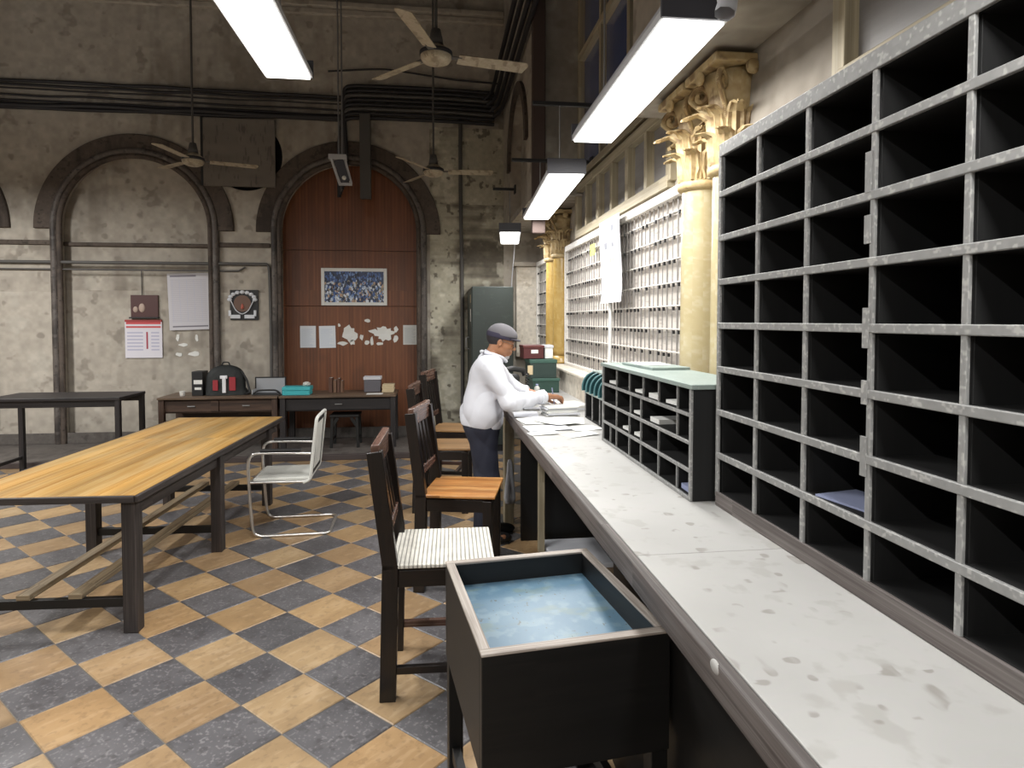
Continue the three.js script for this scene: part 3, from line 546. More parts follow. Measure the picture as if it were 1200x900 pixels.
// ------------------------------------------------------------------ low pigeonhole unit
{
  const X = 0.992, D = 0.28, zA = -3.59, zB = -2.31, L = zB - zA, H = 0.455, zc = (zA + zB) / 2;
  const t = thing('pigeonhole_unit', 'low dark pigeonhole unit with a pale green top holding letters', 'rack', [X, CT + 0.001, zc]);
  obj('top_board', cb(D + 0.02, 0.02, L + 0.03, D / 2, H - 0.01, 0, 0.004), M.greenPaint, t, 'z');
  obj('back_panel', cb(0.01, H - 0.02, L, D - 0.005, H / 2 - 0.01, 0, 0.001), M.shelfBlack, t, 'z');
  for (const s of [-1, 1]) { const p = obj('side_panel', cb(D - 0.01, H - 0.02, 0.022, D / 2, H / 2 - 0.01, s * (L / 2 - 0.011), 0.003), M.shelfBlack, t, 'y'); obj('edge_strip', cb(0.01, H - 0.02, 0.02, 0.0, H / 2 - 0.01, s * (L / 2 - 0.011), 0.002), M.shelfEdge, p, 'y'); }
  const rh = (H - 0.02) / 4;
  for (let k = 0; k < 4; k++) { const s = obj('shelf', cb(D - 0.02, 0.012, L - 0.04, D / 2, k * rh + 0.007, 0, 0.001), M.shelfBlack, t, 'z'); obj('edge_strip', cb(0.012, 0.014, L - 0.03, 0.001, k * rh + 0.007, 0, 0.002), M.shelfEdge, s, 'z'); }
  obj('edge_strip', cb(0.012, 0.012, L, 0.0, H - 0.014, 0, 0.002), M.greenPaint, t, 'z');
  const Z = [-3.59, -3.336, -3.11, -2.899, -2.692, -2.475, -2.285].map(z => z - zc);
  const rowsDiv = [[3.45, 3.336, 3.11, 2.93, 2.69, 2.475], [3.336, 3.11, 2.93, 2.69], [3.336, 3.09, 2.93, 2.475], [3.336, 3.11, 2.899, 2.692, 2.475]];
  rowsDiv.forEach((row, k) => row.forEach(d => { const z = -d - zc; const s = obj('divider', cb(D - 0.03, rh - 0.012, 0.009, D / 2, k * rh + rh / 2 + 0.006, z, 0.001), M.shelfBlack, t, 'y'); obj('edge_strip', cb(0.008, rh - 0.012, 0.009, 0.008, k * rh + rh / 2 + 0.006, z, 0.001), M.shelfEdge, s, 'y'); }));
  // letters lying in the cells
  const r = rng(9);
  const spots = [[3, -3.46, 'first'], [3, -3.0, 'second'], [3, -2.8, 'third'], [3, -2.58, 'fourth'], [2, -3.02, 'a'], [2, -2.78, 'b'], [1, -3.2, 'c'], [1, -3.01, 'd'], [0, -2.405, 'e']];
  for (const [k, z] of spots) {
    const g = cb(0.2, 0.012 + r() * 0.014, 0.11, 0, 0, 0, 0.001); g.rotateY((r() - 0.5) * 0.2);
    const e = k === 0; const m = obj('envelope', g, e ? M.bluePaper : M.paper);
    m.position.set(X + 0.12, CT + k * rh + 0.026, z);
    tag(m, e ? 'blue-grey folded paper in the bottom cell of the low unit' : 'white envelopes lying in a cell of the low pigeonhole unit', e ? 'paper' : 'envelope', 'letters in the low pigeonhole unit');
  }
  // papers on top
  const f = obj('file_folder', (() => { const g = cb(0.2, 0.014, 0.42, 0, 0, 0, 0.003); g.rotateY(0.06); return g; })(), M.greenPaint); f.position.set(X + 0.17, CT + H + 0.008, -3.2);
  tag(f, 'pale green file folder lying on the low pigeonhole unit', 'folder');
  const f2 = obj('loose_sheet', (() => { const g = cb(0.16, 0.004, 0.24, 0, 0, 0, 0.001); g.rotateY(-0.1); return g; })(), M.paper); f2.position.set(X + 0.16, CT + H + 0.017, -3.24);
  tag(f2, 'white sheet on top of the pale green file folder', 'paper');
}

// ------------------------------------------------------------------ teal sorter with curved dividers
{
  const X = 1.10, D = 0.17, zA = -4.46, zB = -3.66, L = zB - zA, zc = (zA + zB) / 2;
  const t = thing('letter_sorter', 'small teal letter sorter with curved dividers beside the low pigeonhole unit', 'rack', [X, CT, zc]);
  obj('back_panel', cb(0.01, 0.32, L, D - 0.005, 0.16, 0, 0.001), M.shelfBlack, t, 'z');
  const md = obj('middle_shelf', cb(D, 0.014, L, D / 2, 0.19, 0, 0.003), M.shelfBlack, t, 'z'); obj('edge_strip', cb(0.012, 0.018, L + 0.004, 0, 0.19, 0, 0.003), M.greenPaint, md, 'z');
  obj('bottom_board', cb(D, 0.012, L, D / 2, 0.006, 0, 0.002), M.shelfBlack, t, 'z');
  for (let k = 0; k <= 4; k++) { const z = -L / 2 + 0.006 + (L - 0.012) * k / 4; const d = obj('divider', cb(D - 0.01, 0.18, 0.01, D / 2, 0.1, z, 0.001), M.shelfBlack, t, 'y'); obj('edge_strip', cb(0.008, 0.18, 0.01, 0.002, 0.1, z, 0.001), M.shelfEdge, d, 'y'); }
  for (let k = 0; k <= 7; k++) {
    const z = -L / 2 + 0.006 + (L - 0.012) * k / 7, S = new THREE.Shape(); S.moveTo(D, 0.197); S.lineTo(-0.02, 0.197); S.quadraticCurveTo(-0.03, 0.3, 0.06, 0.33); S.lineTo(D, 0.33); S.closePath();
    const g = new THREE.ExtrudeGeometry(S, { depth: 0.008, bevelEnabled: false, curveSegments: 10 }); g.translate(0, 0, z - 0.004); const d = obj('curved_divider', g, M.teal, t);
    const c = []; for (let q = 0; q <= 8; q++) { const s = q / 8; const x = (1 - s) * (1 - s) * -0.02 + 2 * s * (1 - s) * -0.03 + s * s * 0.06, y = (1 - s) * (1 - s) * 0.197 + 2 * s * (1 - s) * 0.3 + s * s * 0.33; c.push(V(x, y, z)); }
    obj('rim', tube(c, 0.007, 12, 6), M.tealLight, d);
  }
  obj('top_board', cb(D - 0.05, 0.012, L, D / 2 + 0.03, 0.336, 0, 0.003), M.greenPaint, t, 'z');
}

// ------------------------------------------------------------------ near desk with a blue tray top
{
  const t = thing('tray_desk', 'black desk with a rimmed top lined in worn blue, drawn up to the counter', 'desk', [0.345, 0, -1.924], 0.12);
  const W = 0.528, D = 0.645, H = 0.80, rim = 0.028, dep = 0.085;
  obj('tray_bottom', cb(W - 0.04, 0.012, D - 0.04, 0, H - dep, 0, 0.002), M.trayBlue, t);
  for (const [n, w, d, x, z] of [['a', W, rim, 0, -D / 2 + rim / 2], ['b', W, rim, 0, D / 2 - rim / 2], ['c', rim, D - 2 * rim, -W / 2 + rim / 2, 0], ['d', rim, D - 2 * rim, W / 2 - rim / 2, 0]]) {
    const p = obj('side_board', cb(w, 0.33, d, x, H - 0.168, z, 0.003), M.blackWood, t, w > d ? 'x' : 'z');
    obj('rim', cb(w + 0.002, 0.008, d + 0.004, x, H - 0.002, z, 0.003), M.trayRim, p, w > d ? 'x' : 'z');
  }
  for (const sx of [-1, 1]) for (const sz of [-1, 1]) obj('leg', cb(0.05, H - 0.1, 0.05, sx * (W / 2 - 0.028), (H - 0.1) / 2, sz * (D / 2 - 0.028), 0.004), M.blackWood, t, 'y');
  for (const sx of [-1, 1]) obj('stretcher', cb(0.03, 0.045, D - 0.08, sx * (W / 2 - 0.028), 0.14, 0, 0.003), M.blackWood, t, 'z');
  obj('stretcher', cb(W - 0.08, 0.045, 0.03, 0, 0.14, 0, 0.003), M.blackWood, t);
}

// ------------------------------------------------------------------ high chairs facing the counter
function highChair(label, seatMat, [x, z], turn, H = 1.11, S = 0.6, W = 0.47, D = 0.45) {
  const t = thing('high_chair', label, 'chair', [x, 0, z], turn, 'high chairs along the counter');
  for (const s of [-1, 1]) {
    const zz = s * (W / 2 - 0.022);
    obj('rear_post', [bar(V(-D / 2 + 0.005, 0, zz), V(-D / 2 + 0.02, S, zz), 0.05, 0.07), bar(V(-D / 2 + 0.02, S - 0.02, zz), V(-D / 2 - 0.045, H - 0.02, zz), 0.05, 0.066)], M.chairWood, t, 'y');
    obj('front_leg', cb(0.055, S - 0.03, 0.055, D / 2 - 0.025, (S - 0.03) / 2, zz, 0.004), M.chairWood, t, 'y');
    obj('side_rail', cb(D - 0.06, 0.075, 0.026, 0.0, S - 0.065, zz, 0.003), M.chairWood, t);
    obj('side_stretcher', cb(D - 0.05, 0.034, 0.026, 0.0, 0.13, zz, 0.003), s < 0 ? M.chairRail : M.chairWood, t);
  }
  obj('front_rail', cb(0.026, 0.075, W - 0.08, D / 2 - 0.025, S - 0.065, 0, 0.003), M.chairWood, t, 'z');
  obj('back_rail', cb(0.026, 0.075, W - 0.08, -D / 2 + 0.02, S - 0.065, 0, 0.003), M.chairWood, t, 'z');
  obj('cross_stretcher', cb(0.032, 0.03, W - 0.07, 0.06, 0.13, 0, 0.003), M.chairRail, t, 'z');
  obj('seat', cb(D + 0.0, 0.018, W + 0.005, 0.022, S - 0.009, 0, 0.006), seatMat, t);
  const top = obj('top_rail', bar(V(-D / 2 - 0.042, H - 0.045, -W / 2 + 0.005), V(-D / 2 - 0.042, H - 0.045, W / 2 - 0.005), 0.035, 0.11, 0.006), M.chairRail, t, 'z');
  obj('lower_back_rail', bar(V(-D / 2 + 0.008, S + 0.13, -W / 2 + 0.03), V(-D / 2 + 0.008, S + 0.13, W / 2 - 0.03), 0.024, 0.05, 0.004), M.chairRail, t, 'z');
  for (const k of [-1.3, -0.42, 0.42, 1.3]) obj('splat', bar(V(-D / 2 + 0.008, S + 0.14, k * 0.1), V(-D / 2 - 0.04, H - 0.08, k * 0.1), 0.045, 0.014, 0.003, V(1, 0, 0)), M.chairWood, t, 'y');
  return t;
}
highChair('black high chair with a white cane seat beside the blue tray desk', M.cane, [0.03, -2.95], -0.03);
highChair('dark high chair with an orange-brown plank seat next to the cane-seated one', M.seatOrange, [0.18, -4.0], -0.22);
highChair('dark high chair with a tan plank seat tucked behind the standing person', M.seatTan, [0.11, -5.62], -0.14, 1.09, 0.56);
highChair('dark high chair with a slanting back nearest the green steel cabinet', M.seatTan, [0.22, -6.5], -0.26, 1.13, 0.56);

// ------------------------------------------------------------------ long yellow-topped table
{
  const t = thing('work_table', 'long table with a worn yellow wood top on dark legs', 'table', [-1.945, 0, -4.85], -0.048);
  const W = 0.95, L = 2.7, H = 0.745;
  for (let k = 0; k < 5; k++) { const w = W / 5; obj('top_plank', cb(w - 0.0012, 0.03, L, -W / 2 + w * (k + 0.5), H - 0.015, 0, 0.003), M.tableTop, t, 'z'); }
  for (const s of [-1, 1]) { obj('edge_board', cb(0.02, 0.036, L + 0.02, s * (W / 2 + 0.01), H - 0.02, 0, 0.004), M.tableFrame, t, 'z'); obj('end_board', cb(W, 0.036, 0.02, 0, H - 0.02, s * (L / 2 + 0.01), 0.004), M.tableFrame, t); }
  for (const s of [-1, 1]) obj('apron', cb(0.025, 0.09, L - 0.1, s * (W / 2 - 0.05), H - 0.085, 0, 0.003), M.tableFrame, t, 'z');
  for (const z of [1.29, 0.12, -1.02]) {
    for (const s of [-1, 1]) obj('leg', cb(0.075, H - 0.04, 0.075, s * (W / 2 - 0.05), (H - 0.04) / 2, z, 0.006), M.tableFrame, t, 'y');
    obj('cross_rail', cb(W - 0.16, 0.05, 0.035, 0, 0.16, z, 0.004), M.blackWood, t);
  }
  for (const x of [-0.12, 0.14]) obj('foot_rail', cb(0.07, 0.03, 2.36, x, 0.2, 0.13, 0.004), M.tableRail, t, 'z');
}

// ------------------------------------------------------------------ cantilever armchair
{
  const t = thing('cantilever_chair', 'white mesh cantilever armchair with chrome tube frame beside the yellow table', 'chair', [-1.09, 0, -5.2], 0.03);
  const r = 0.0115, hw = 0.24;
  const side = s => [V(0.27, r, s * hw), V(0.0, r, s * hw), V(-0.2, r, s * hw), V(-0.255, 0.03, s * hw), V(-0.275, 0.09, s * hw), V(-0.29, 0.3, s * hw), V(-0.3, 0.55, s * hw), V(-0.285, 0.62, s * hw), V(-0.235, 0.645, s * hw), V(-0.05, 0.645, s * hw), V(0.16, 0.635, s * hw)];
  for (const s of [-1, 1]) { obj('side_tube', tube(side(s), r, 90, 10), M.chrome, t); obj('armrest', cb(0.3, 0.022, 0.045, -0.06, 0.665, s * hw, 0.008), M.black, t); }
  obj('rear_foot_tube', tube([V(0.26, r, -hw), V(0.288, r, -hw + 0.035), V(0.29, r, 0), V(0.288, r, hw - 0.035), V(0.26, r, hw)], r, 40, 10), M.chrome, t);
  const st = obj('seat', [cb(0.42, 0.03, 0.44, -0.06, 0.435, 0, 0.012)], M.whiteMesh, t);
  obj('seat_tube', [rod(V(-0.285, 0.425, hw), V(0.12, 0.42, hw), 0.01), rod(V(-0.285, 0.425, -hw), V(0.12, 0.42, -hw), 0.01), rod(V(-0.285, 0.425, -hw), V(-0.285, 0.425, hw), 0.01)], M.chrome, st);
  obj('back_frame', tube([V(0.1, 0.41, hw), V(0.15, 0.44, hw), V(0.17, 0.6, hw), V(0.2, 0.86, hw), V(0.205, 0.905, hw - 0.04), V(0.205, 0.905, -hw + 0.04), V(0.2, 0.86, -hw), V(0.17, 0.6, -hw), V(0.15, 0.44, -hw), V(0.1, 0.41, -hw)], 0.013, 110, 8), M.whiteMesh, t);
  obj('back_border', [bar(V(0.158, 0.48, 0.19), V(0.196, 0.87, 0.19), 0.03, 0.016), bar(V(0.158, 0.48, -0.19), V(0.196, 0.87, -0.19), 0.03, 0.016), bar(V(0.196, 0.87, -0.2), V(0.196, 0.87, 0.2), 0.016, 0.03), bar(V(0.158, 0.48, -0.2), V(0.158, 0.48, 0.2), 0.016, 0.03)], M.black, t);
  obj('backrest', bar(V(0.158, 0.48, 0), V(0.196, 0.87, 0), 0.36, 0.01), M.whiteMesh, t, 'y');
}

// ------------------------------------------------------------------ desks against the arched wall
function wallDesk(label, x0, x1, mat, topMat, drawers, open) {
  const W = x1 - x0, D = 0.62, H = 0.665, t = thing('writing_desk', label, 'desk', [(x0 + x1) / 2, 0.06, -8.33], 0);
  obj('desk_top', cb(W, 0.03, D, 0, H - 0.015, 0, 0.005), topMat, t);
  for (const sx of [-1, 1]) for (const sz of [-1, 1]) obj('leg', cb(0.065, H - 0.03, 0.065, sx * (W / 2 - 0.04), (H - 0.03) / 2, sz * (D / 2 - 0.05), 0.005), mat, t, 'y');
  const dw = (W - 0.12) / drawers, hh = 0.17;
  obj('apron', cb(W - 0.06, hh, D - 0.1, 0, H - 0.03 - hh / 2, -0.02, 0.003), mat, t);
  for (let k = 0; k < drawers; k++) { const f = obj('drawer', cb(dw - 0.012, hh - 0.03, 0.02, -W / 2 + 0.06 + dw * (k + 0.5), H - 0.03 - hh / 2, D / 2 - 0.06, 0.004), mat, t); obj('drawer_pull', cb(0.09, 0.014, 0.016, -W / 2 + 0.06 + dw * (k + 0.5), H - 0.03 - hh / 2, D / 2 - 0.042, 0.004), M.steel, f); }
  if (!open) obj('modesty_board', cb(W - 0.12, 0.3, 0.015, 0, 0.32, -D / 2 + 0.08, 0.002), mat, t);
  return t;
}
wallDesk('brown desk with two drawers under the calendar wall, bag on top', -3.28, -1.885, M.deskBrown, M.deskTop, 2, false);
wallDesk('dark desk with a wide drawer before the boarded arch', -1.87, -0.45, M.deskDark, M.deskTop, 1, true);
{
  const t = thing('stool', 'dark wooden stool pushed under the dark desk', 'stool', [-1.09, 0.06, -8.22]);
  obj('seat', cb(0.36, 0.03, 0.34, 0, 0.4, 0, 0.006), M.blackWood, t);
  for (const sx of [-1, 1]) for (const sz of [-1, 1]) obj('leg', bar(V(sx * 0.165, 0, sz * 0.15), V(sx * 0.15, 0.39, sz * 0.14), 0.035, 0.035), M.blackWood, t, 'y');
  for (const s of [-1, 1]) { obj('brace', bar(V(s * 0.15, 0.27, 0.145), V(s * 0.08, 0.38, 0.145), 0.02, 0.04), M.blackWood, t); obj('stretcher', cb(0.02, 0.03, 0.28, s * 0.155, 0.1, 0, 0.002), M.blackWood, t, 'z'); }
}
{
  const t = thing('side_table', 'dark open-framed table beyond the far end of the yellow table', 'table', [-3.85, 0, -7.25]);
  const W = 1.3, D = 0.6, H = 0.86;
  obj('table_top', cb(W, 0.03, D, 0, H - 0.015, 0, 0.004), M.deskDark, t);
  for (const s of [-1, 1]) obj('apron', cb(W - 0.06, 0.07, 0.02, 0, H - 0.065, s * (D / 2 - 0.04), 0.003), M.deskDark, t);
  for (const sx of [-1, 1]) for (const sz of [-1, 1]) obj('leg', cb(0.05, H - 0.03, 0.05, sx * (W / 2 - 0.03), (H - 0.03) / 2, sz * (D / 2 - 0.03), 0.004), M.deskDark, t, 'y');
  for (const s of [-1, 1]) obj('stretcher', cb(0.025, 0.035, D - 0.08, s * (W / 2 - 0.03), 0.15, 0, 0.003), M.deskDark, t, 'z');
}

// ------------------------------------------------------------------ things on the wall desks
const DT = 0.725;
{
  const t = thing('backpack', 'black backpack with red and white panels slumped on the brown desk', 'bag', [-2.56, DT + 0.004, -8.28], 0.1);
  // soft body from a rounded, tapering loft
  const P = [], rows = 14, cols = 28;
  for (let j = 0; j <= rows; j++) { const v = j / rows, y = 0.37 * v, hw = 0.235 * (1 - 0.10 * v) * Math.sqrt(Math.max(0, 1 - Math.pow(Math.max(0, (v - 0.55) / 0.46), 2.4))), hd = 0.12 * (1 - 0.35 * v) * Math.sqrt(Math.max(0.0, 1 - Math.pow(Math.max(0, (v - 0.5) / 0.51), 3))); for (let i = 0; i <= cols; i++) { const a = i / cols * Math.PI * 2, ca = Math.cos(a), sa = Math.sin(a), e = 0.6; P.push([Math.sign(ca) * Math.pow(Math.abs(ca), e) * hw + (v < 0.2 && ca > 0 ? 0.05 * (0.2 - v) * 5 : 0), y, Math.sign(sa) * Math.pow(Math.abs(sa), e) * hd + 0.006 * Math.sin(i * 3.1 + j * 1.7)]); } }
  const idx = [], n = cols + 1; for (let j = 0; j < rows; j++) for (let i = 0; i < cols; i++) { const a = j * n + i; idx.push(a, a + n, a + 1, a + 1, a + n, a + n + 1); }
  const g = new THREE.BufferGeometry(); g.setAttribute('position', new THREE.BufferAttribute(new Float32Array(P.flat()), 3)); g.setIndex(idx); g.computeVertexNormals();
  obj('body', g, std({ color: rgb(0.012, 0.014, 0.014), roughness: 0.7 }), t);
  const red = std({ color: rgb(0.32, 0.025, 0.035), roughness: 0.6 }), wht = std({ color: rgb(0.75, 0.75, 0.78), roughness: 0.6 });
  obj('red_panel', cb(0.075, 0.17, 0.02, 0.095, 0.14, 0.112, 0.009), red, t); obj('red_panel', cb(0.06, 0.13, 0.02, -0.1, 0.125, 0.116, 0.009), red, t);
  obj('white_strap', [cb(0.042, 0.2, 0.02, 0.0, 0.13, 0.118, 0.006), cb(0.085, 0.04, 0.02, -0.005, 0.225, 0.112, 0.006)], wht, t);
  obj('handle', tube([V(-0.05, 0.355, 0), V(-0.03, 0.4, 0), V(0.03, 0.4, 0), V(0.05, 0.355, 0)], 0.009, 16, 6), M.black, t);
  obj('shoulder_strap', tube([V(0.18, 0.3, 0.03), V(0.25, 0.18, 0.05), V(0.29, 0.03, 0.08), V(0.24, 0.012, 0.1)], 0.014, 20, 6), M.black, t);
}
{
  const t = thing('file_box', 'small black box with a white band beside the backpack', 'box', [-2.87, DT, -8.28]);
  obj('carton', cb(0.13, 0.3, 0.2, 0, 0.15, 0, 0.006), M.black, t); obj('label_band', [cb(0.1, 0.05, 0.004, 0.01, 0.17, 0.101, 0.001), cb(0.08, 0.03, 0.004, 0.01, 0.09, 0.101, 0.001)], M.paper, t);
}
{
  const t = thing('letter_tray', 'grey letter tray with a black rim next to the teal box', 'tray', [-2.04, DT, -8.25]);
  obj('tray_back', cb(0.36, 0.2, 0.012, 0, 0.1, -0.1, 0.003), std({ color: rgb(0.32, 0.33, 0.35), roughness: 0.5 }), t);
  obj('tray_base', cb(0.36, 0.012, 0.22, 0, 0.006, 0, 0.003), M.black, t);
  obj('rim', [cb(0.38, 0.016, 0.018, 0, 0.205, -0.1), cb(0.016, 0.2, 0.018, -0.182, 0.1, -0.1), cb(0.016, 0.2, 0.018, 0.182, 0.1, -0.1), tube([V(-0.16, 0.02, 0.1), V(-0.1, 0.06, 0.1), V(0.1, 0.06, 0.1), V(0.16, 0.02, 0.1)], 0.012, 20, 6)], M.black, t);
  for (const s of [-1, 1]) obj('tray_side', cb(0.01, 0.06, 0.2, s * 0.175, 0.036, 0, 0.002), std({ color: rgb(0.45, 0.46, 0.48), roughness: 0.5 }), t);
}
{
  const tq = std({ color: rgb(0.05, 0.42, 0.46), roughness: 0.5 });
  const t = thing('teal_box', 'flat turquoise box with a lid on the joint of the two desks', 'box', [-1.68, DT, -8.2]);
  obj('carton', cb(0.33, 0.055, 0.2, 0, 0.028, 0, 0.005), tq, t); obj('lid', cb(0.34, 0.045, 0.21, 0.003, 0.08, 0, 0.006), tq, t);
  const w = obj('crumpled_cloth', (() => { const g = new THREE.IcosahedronGeometry(0.05, 2); const p = g.attributes.position, r = rng(4); for (let k = 0; k < p.count; k++) { const s = 0.8 + 0.35 * vnoise(LAT[0], 64, p.getX(k) * 60 + 9, p.getY(k) * 60 + p.getZ(k) * 40 + 9); p.setXYZ(k, p.getX(k) * s, p.getY(k) * s * 0.6, p.getZ(k) * s); } g.computeVertexNormals(); return g; })(), M.whiteMesh);
  w.position.set(-1.57, DT + 0.13, -8.2); tag(w, 'crumpled pale cloth lying on the turquoise box', 'cloth');
}
{
  const brown = std({ color: rgb(0.10, 0.045, 0.028), roughness: 0.6 }), brown2 = std({ color: rgb(0.16, 0.085, 0.05), roughness: 0.6 }), gry = std({ color: rgb(0.11, 0.105, 0.12), roughness: 0.6 });
  [[-1.30, 0.05, 0.19], [-1.245, 0.04, 0.16], [-1.2, 0.035, 0.18], [-1.16, 0.03, 0.15]].forEach(([x, w, h], k) => { const t = thing('ledger', 'brown bound ledger standing upright on the dark desk', 'book', [x, DT, -8.42], 0, 'ledgers standing on the dark desk'); obj('cover', [cb(w * 0.9, h, 0.008, 0, h / 2, 0.07, 0.002), cb(0.004, h, 0.15, -w * 0.43, h / 2, 0, 0.001), cb(0.004, h, 0.15, w * 0.43, h / 2, 0, 0.001)], k % 2 ? brown2 : brown, t); obj('pages', cb(w * 0.78, h - 0.01, 0.135, 0, h / 2, -0.003, 0.001), M.paper, t); });
  const t = thing('grey_carton', 'grey lidded carton standing on the dark desk', 'box', [-0.77, DT, -8.42]); obj('carton', cb(0.21, 0.16, 0.18, 0, 0.08, 0, 0.006), gry, t); obj('lid', cb(0.225, 0.04, 0.19, 0, 0.18, 0, 0.005), M.paperGrey, t);
  const c = thing('paper_stack', 'low stack of yellowed papers beside the grey carton', 'papers', [-0.57, DT, -8.4]); for (let k = 0; k < 4; k++) obj('bundle', cb(0.15, 0.024, 0.2, k % 2 ? 0.006 : 0, 0.012 + 0.025 * k, 0, 0.003), M.brownPaper, c);
  const s = obj('loose_sheet', cb(0.2, 0.003, 0.14, 0, 0, 0, 0), M.paper); s.position.set(-0.72, DT + 0.003, -8.12); tag(s, 'white sheet lying at the front of the dark desk', 'paper');
  const b = obj('white_cup', lathe([[0, 0], [0.028, 0], [0.034, 0.06], [0.031, 0.06], [0.026, 0.006], [0, 0.006]], 20), M.paper); b.position.set(-3.05, DT, -8.2); tag(b, 'small white cup on the brown desk', 'cup');
}

// ------------------------------------------------------------------ green steel cabinet
{
  const t = thing('steel_cabinet', 'dark green steel cabinet against the mouldy wall', 'cabinet', [0.76, 0, -8.33]);
  obj('body', cb(0.52, 2.0, 0.88, 0, 1.08, 0, 0.008), M.cabinet, t, 'y');
  obj('plinth', cb(0.48, 0.1, 0.84, 0, 0.05, 0, 0.003), M.black, t);
  for (const s of [-1, 1]) { const d = obj('door', cb(0.016, 1.9, 0.42, -0.262, 1.09, s * 0.215, 0.004), M.cabinet, t, 'y'); obj('handle', tube([V(-0.272, 1.28, s * 0.05), V(-0.31, 1.3, s * 0.05), V(-0.31, 1.42, s * 0.05), V(-0.272, 1.44, s * 0.05)], 0.008, 16, 6), M.steel, d); }
  obj('label_card', [cb(0.004, 0.16, 0.1, -0.272, 1.72, 0.3, 0.001)], M.paper, t);
  obj('label_card', [cb(0.004, 0.1, 0.08, -0.272, 1.93, 0.3, 0.001)], M.brownPaper, t);
}

// ------------------------------------------------------------------ wall-hung things
function flat(name, label, category, x0, x1, y0, y1, z, mat, tilt = 0, th = 0.006, group) {
  const m = obj(name, (() => { const g = new THREE.BoxGeometry(x1 - x0, y1 - y0, th); g.rotateZ(tilt); return g; })(), mat, scene, 'x', true);
  m.position.set((x0 + x1) / 2, (y0 + y1) / 2, z); return tag(m, label, category, group);
}
const lineSheet = (bg, ink, n, head) => canvasTex(256, 320, (x, w, h) => { x.fillStyle = bg; x.fillRect(0, 0, w, h); const r = rng(n * 13 + 1); if (head) { x.fillStyle = head; x.fillRect(20, 14, w - 40, 14); } x.fillStyle = ink; for (let k = 0; k < n; k++) { const y = 44 + k * (h - 60) / n; x.fillRect(20, y, (w - 40) * (0.6 + 0.4 * r()), Math.max(1, 60 / n)); } });
const onWall = ZB + 0.012, onBoard = ZB - 0.196;
{
  const t = thing('framed_print', 'white-framed blue group photograph on the brown boarded arch', 'picture', [-1.063, 1.862, onBoard + 0.006], 0.0);
  const W = 0.89, H = 0.515;
  obj('print', new THREE.BoxGeometry(W - 0.08, H - 0.08, 0.01).translate(0, H / 2, 0.008), std({ map: canvasTex(512, 288, (x, w, h) => { x.fillStyle = '#2b3a5c'; x.fillRect(0, 0, w, h); const r = rng(21); const cols = ['#1a2036', '#3f5c96', '#6f8dbd', '#b9c6d8', '#20304f', '#8a7f6a', '#b79a80', '#d5dbe4', '#38424f']; for (let k = 0; k < 900; k++) { const yy = Math.pow(r(), 0.7) * h; x.fillStyle = cols[Math.floor(r() * (yy < h * 0.3 ? 3 : cols.length))]; const s = 6 + r() * 16; x.beginPath(); x.ellipse(r() * w, yy, s * 0.5, s * 0.8, 0, 0, 7); x.fill(); } }), roughness: 0.35 }), t, 'x', true);
  obj('frame', [cb(W - 0.09, 0.045, 0.022, 0, 0.022, 0.01), cb(W - 0.09, 0.045, 0.022, 0, H - 0.022, 0.01), cb(0.045, H, 0.022, -W / 2 + 0.022, H / 2, 0.01), cb(0.045, H, 0.022, W / 2 - 0.022, H / 2, 0.01)], M.paper, t);
}
const pmat = std({ map: lineSheet('#dfe4ea', '#b9c6da', 22), roughness: 0.9 });
flat('notice_sheet', 'white paper notice by the calendar-side jamb of the boarded arch', 'paper', -1.80, -1.59, 1.28, 1.58, onBoard, pmat, 0, 0.004);
flat('notice_sheet', 'white paper notice beside the large torn remnant on the boarded arch', 'paper', -1.545, -1.325, 1.275, 1.58, onBoard, pmat, 0.02, 0.004);
flat('notice_sheet', 'small pale typed notice on the boarded arch by the mouldy wall', 'paper', -0.40, -0.205, 1.315, 1.59, onBoard, std({ map: lineSheet('#d7d9d6', '#9aa0a4', 26), roughness: 0.9 }), 0, 0.004);
function tornPatch(label, cx, cy, w, h, seed, z, n = 16) {
  const r = rng(seed), S = new THREE.Shape(); for (let k = 0; k < n; k++) { const a = k / n * Math.PI * 2, q = 0.6 + 0.5 * r(); const x = Math.cos(a) * w / 2 * q, y = Math.sin(a) * h / 2 * q; k ? S.lineTo(x, y) : S.moveTo(x, y); } S.closePath();
  const m = obj('torn_paper', new THREE.ExtrudeGeometry(S, { depth: 0.003, bevelEnabled: false }), M.paper); m.position.set(cx, cy, z); return tag(m, label, 'paper', 'torn paper left on the boarded arch');
}
const tz = onBoard - 0.004;
tornPatch('large torn white paper remnant stuck to the boarded arch', -1.14, 1.47, 0.24, 0.26, 3, tz); tornPatch('small torn white paper remnant stuck to the boarded arch', -1.24, 1.34, 0.16, 0.07, 4, tz, 9); tornPatch('small torn white paper remnant stuck to the boarded arch', -1.1, 1.35, 0.08, 0.09, 14, tz, 9);
tornPatch('large torn white paper remnant stuck to the boarded arch', -0.66, 1.47, 0.30, 0.22, 5, tz + 0.0035, 22);
for (const [x, y, w, h, s] of [[-0.80, 1.50, 0.2, 0.08, 6], [-0.83, 1.36, 0.06, 0.14, 7], [-0.72, 1.33, 0.12, 0.05, 8], [-0.97, 1.42, 0.06, 0.09, 9], [-0.90, 1.34, 0.08, 0.08, 10], [-0.89, 1.65, 0.09, 0.06, 11], [-1.275, 1.59, 0.05, 0.05, 12], [-0.50, 1.40, 0.09, 0.12, 15], [-0.5, 1.53, 0.08, 0.1, 16]]) tornPatch('small torn white paper remnant stuck to the boarded arch', x, y, w, h, s, tz, 9);
const rec = ZB - 0.105;
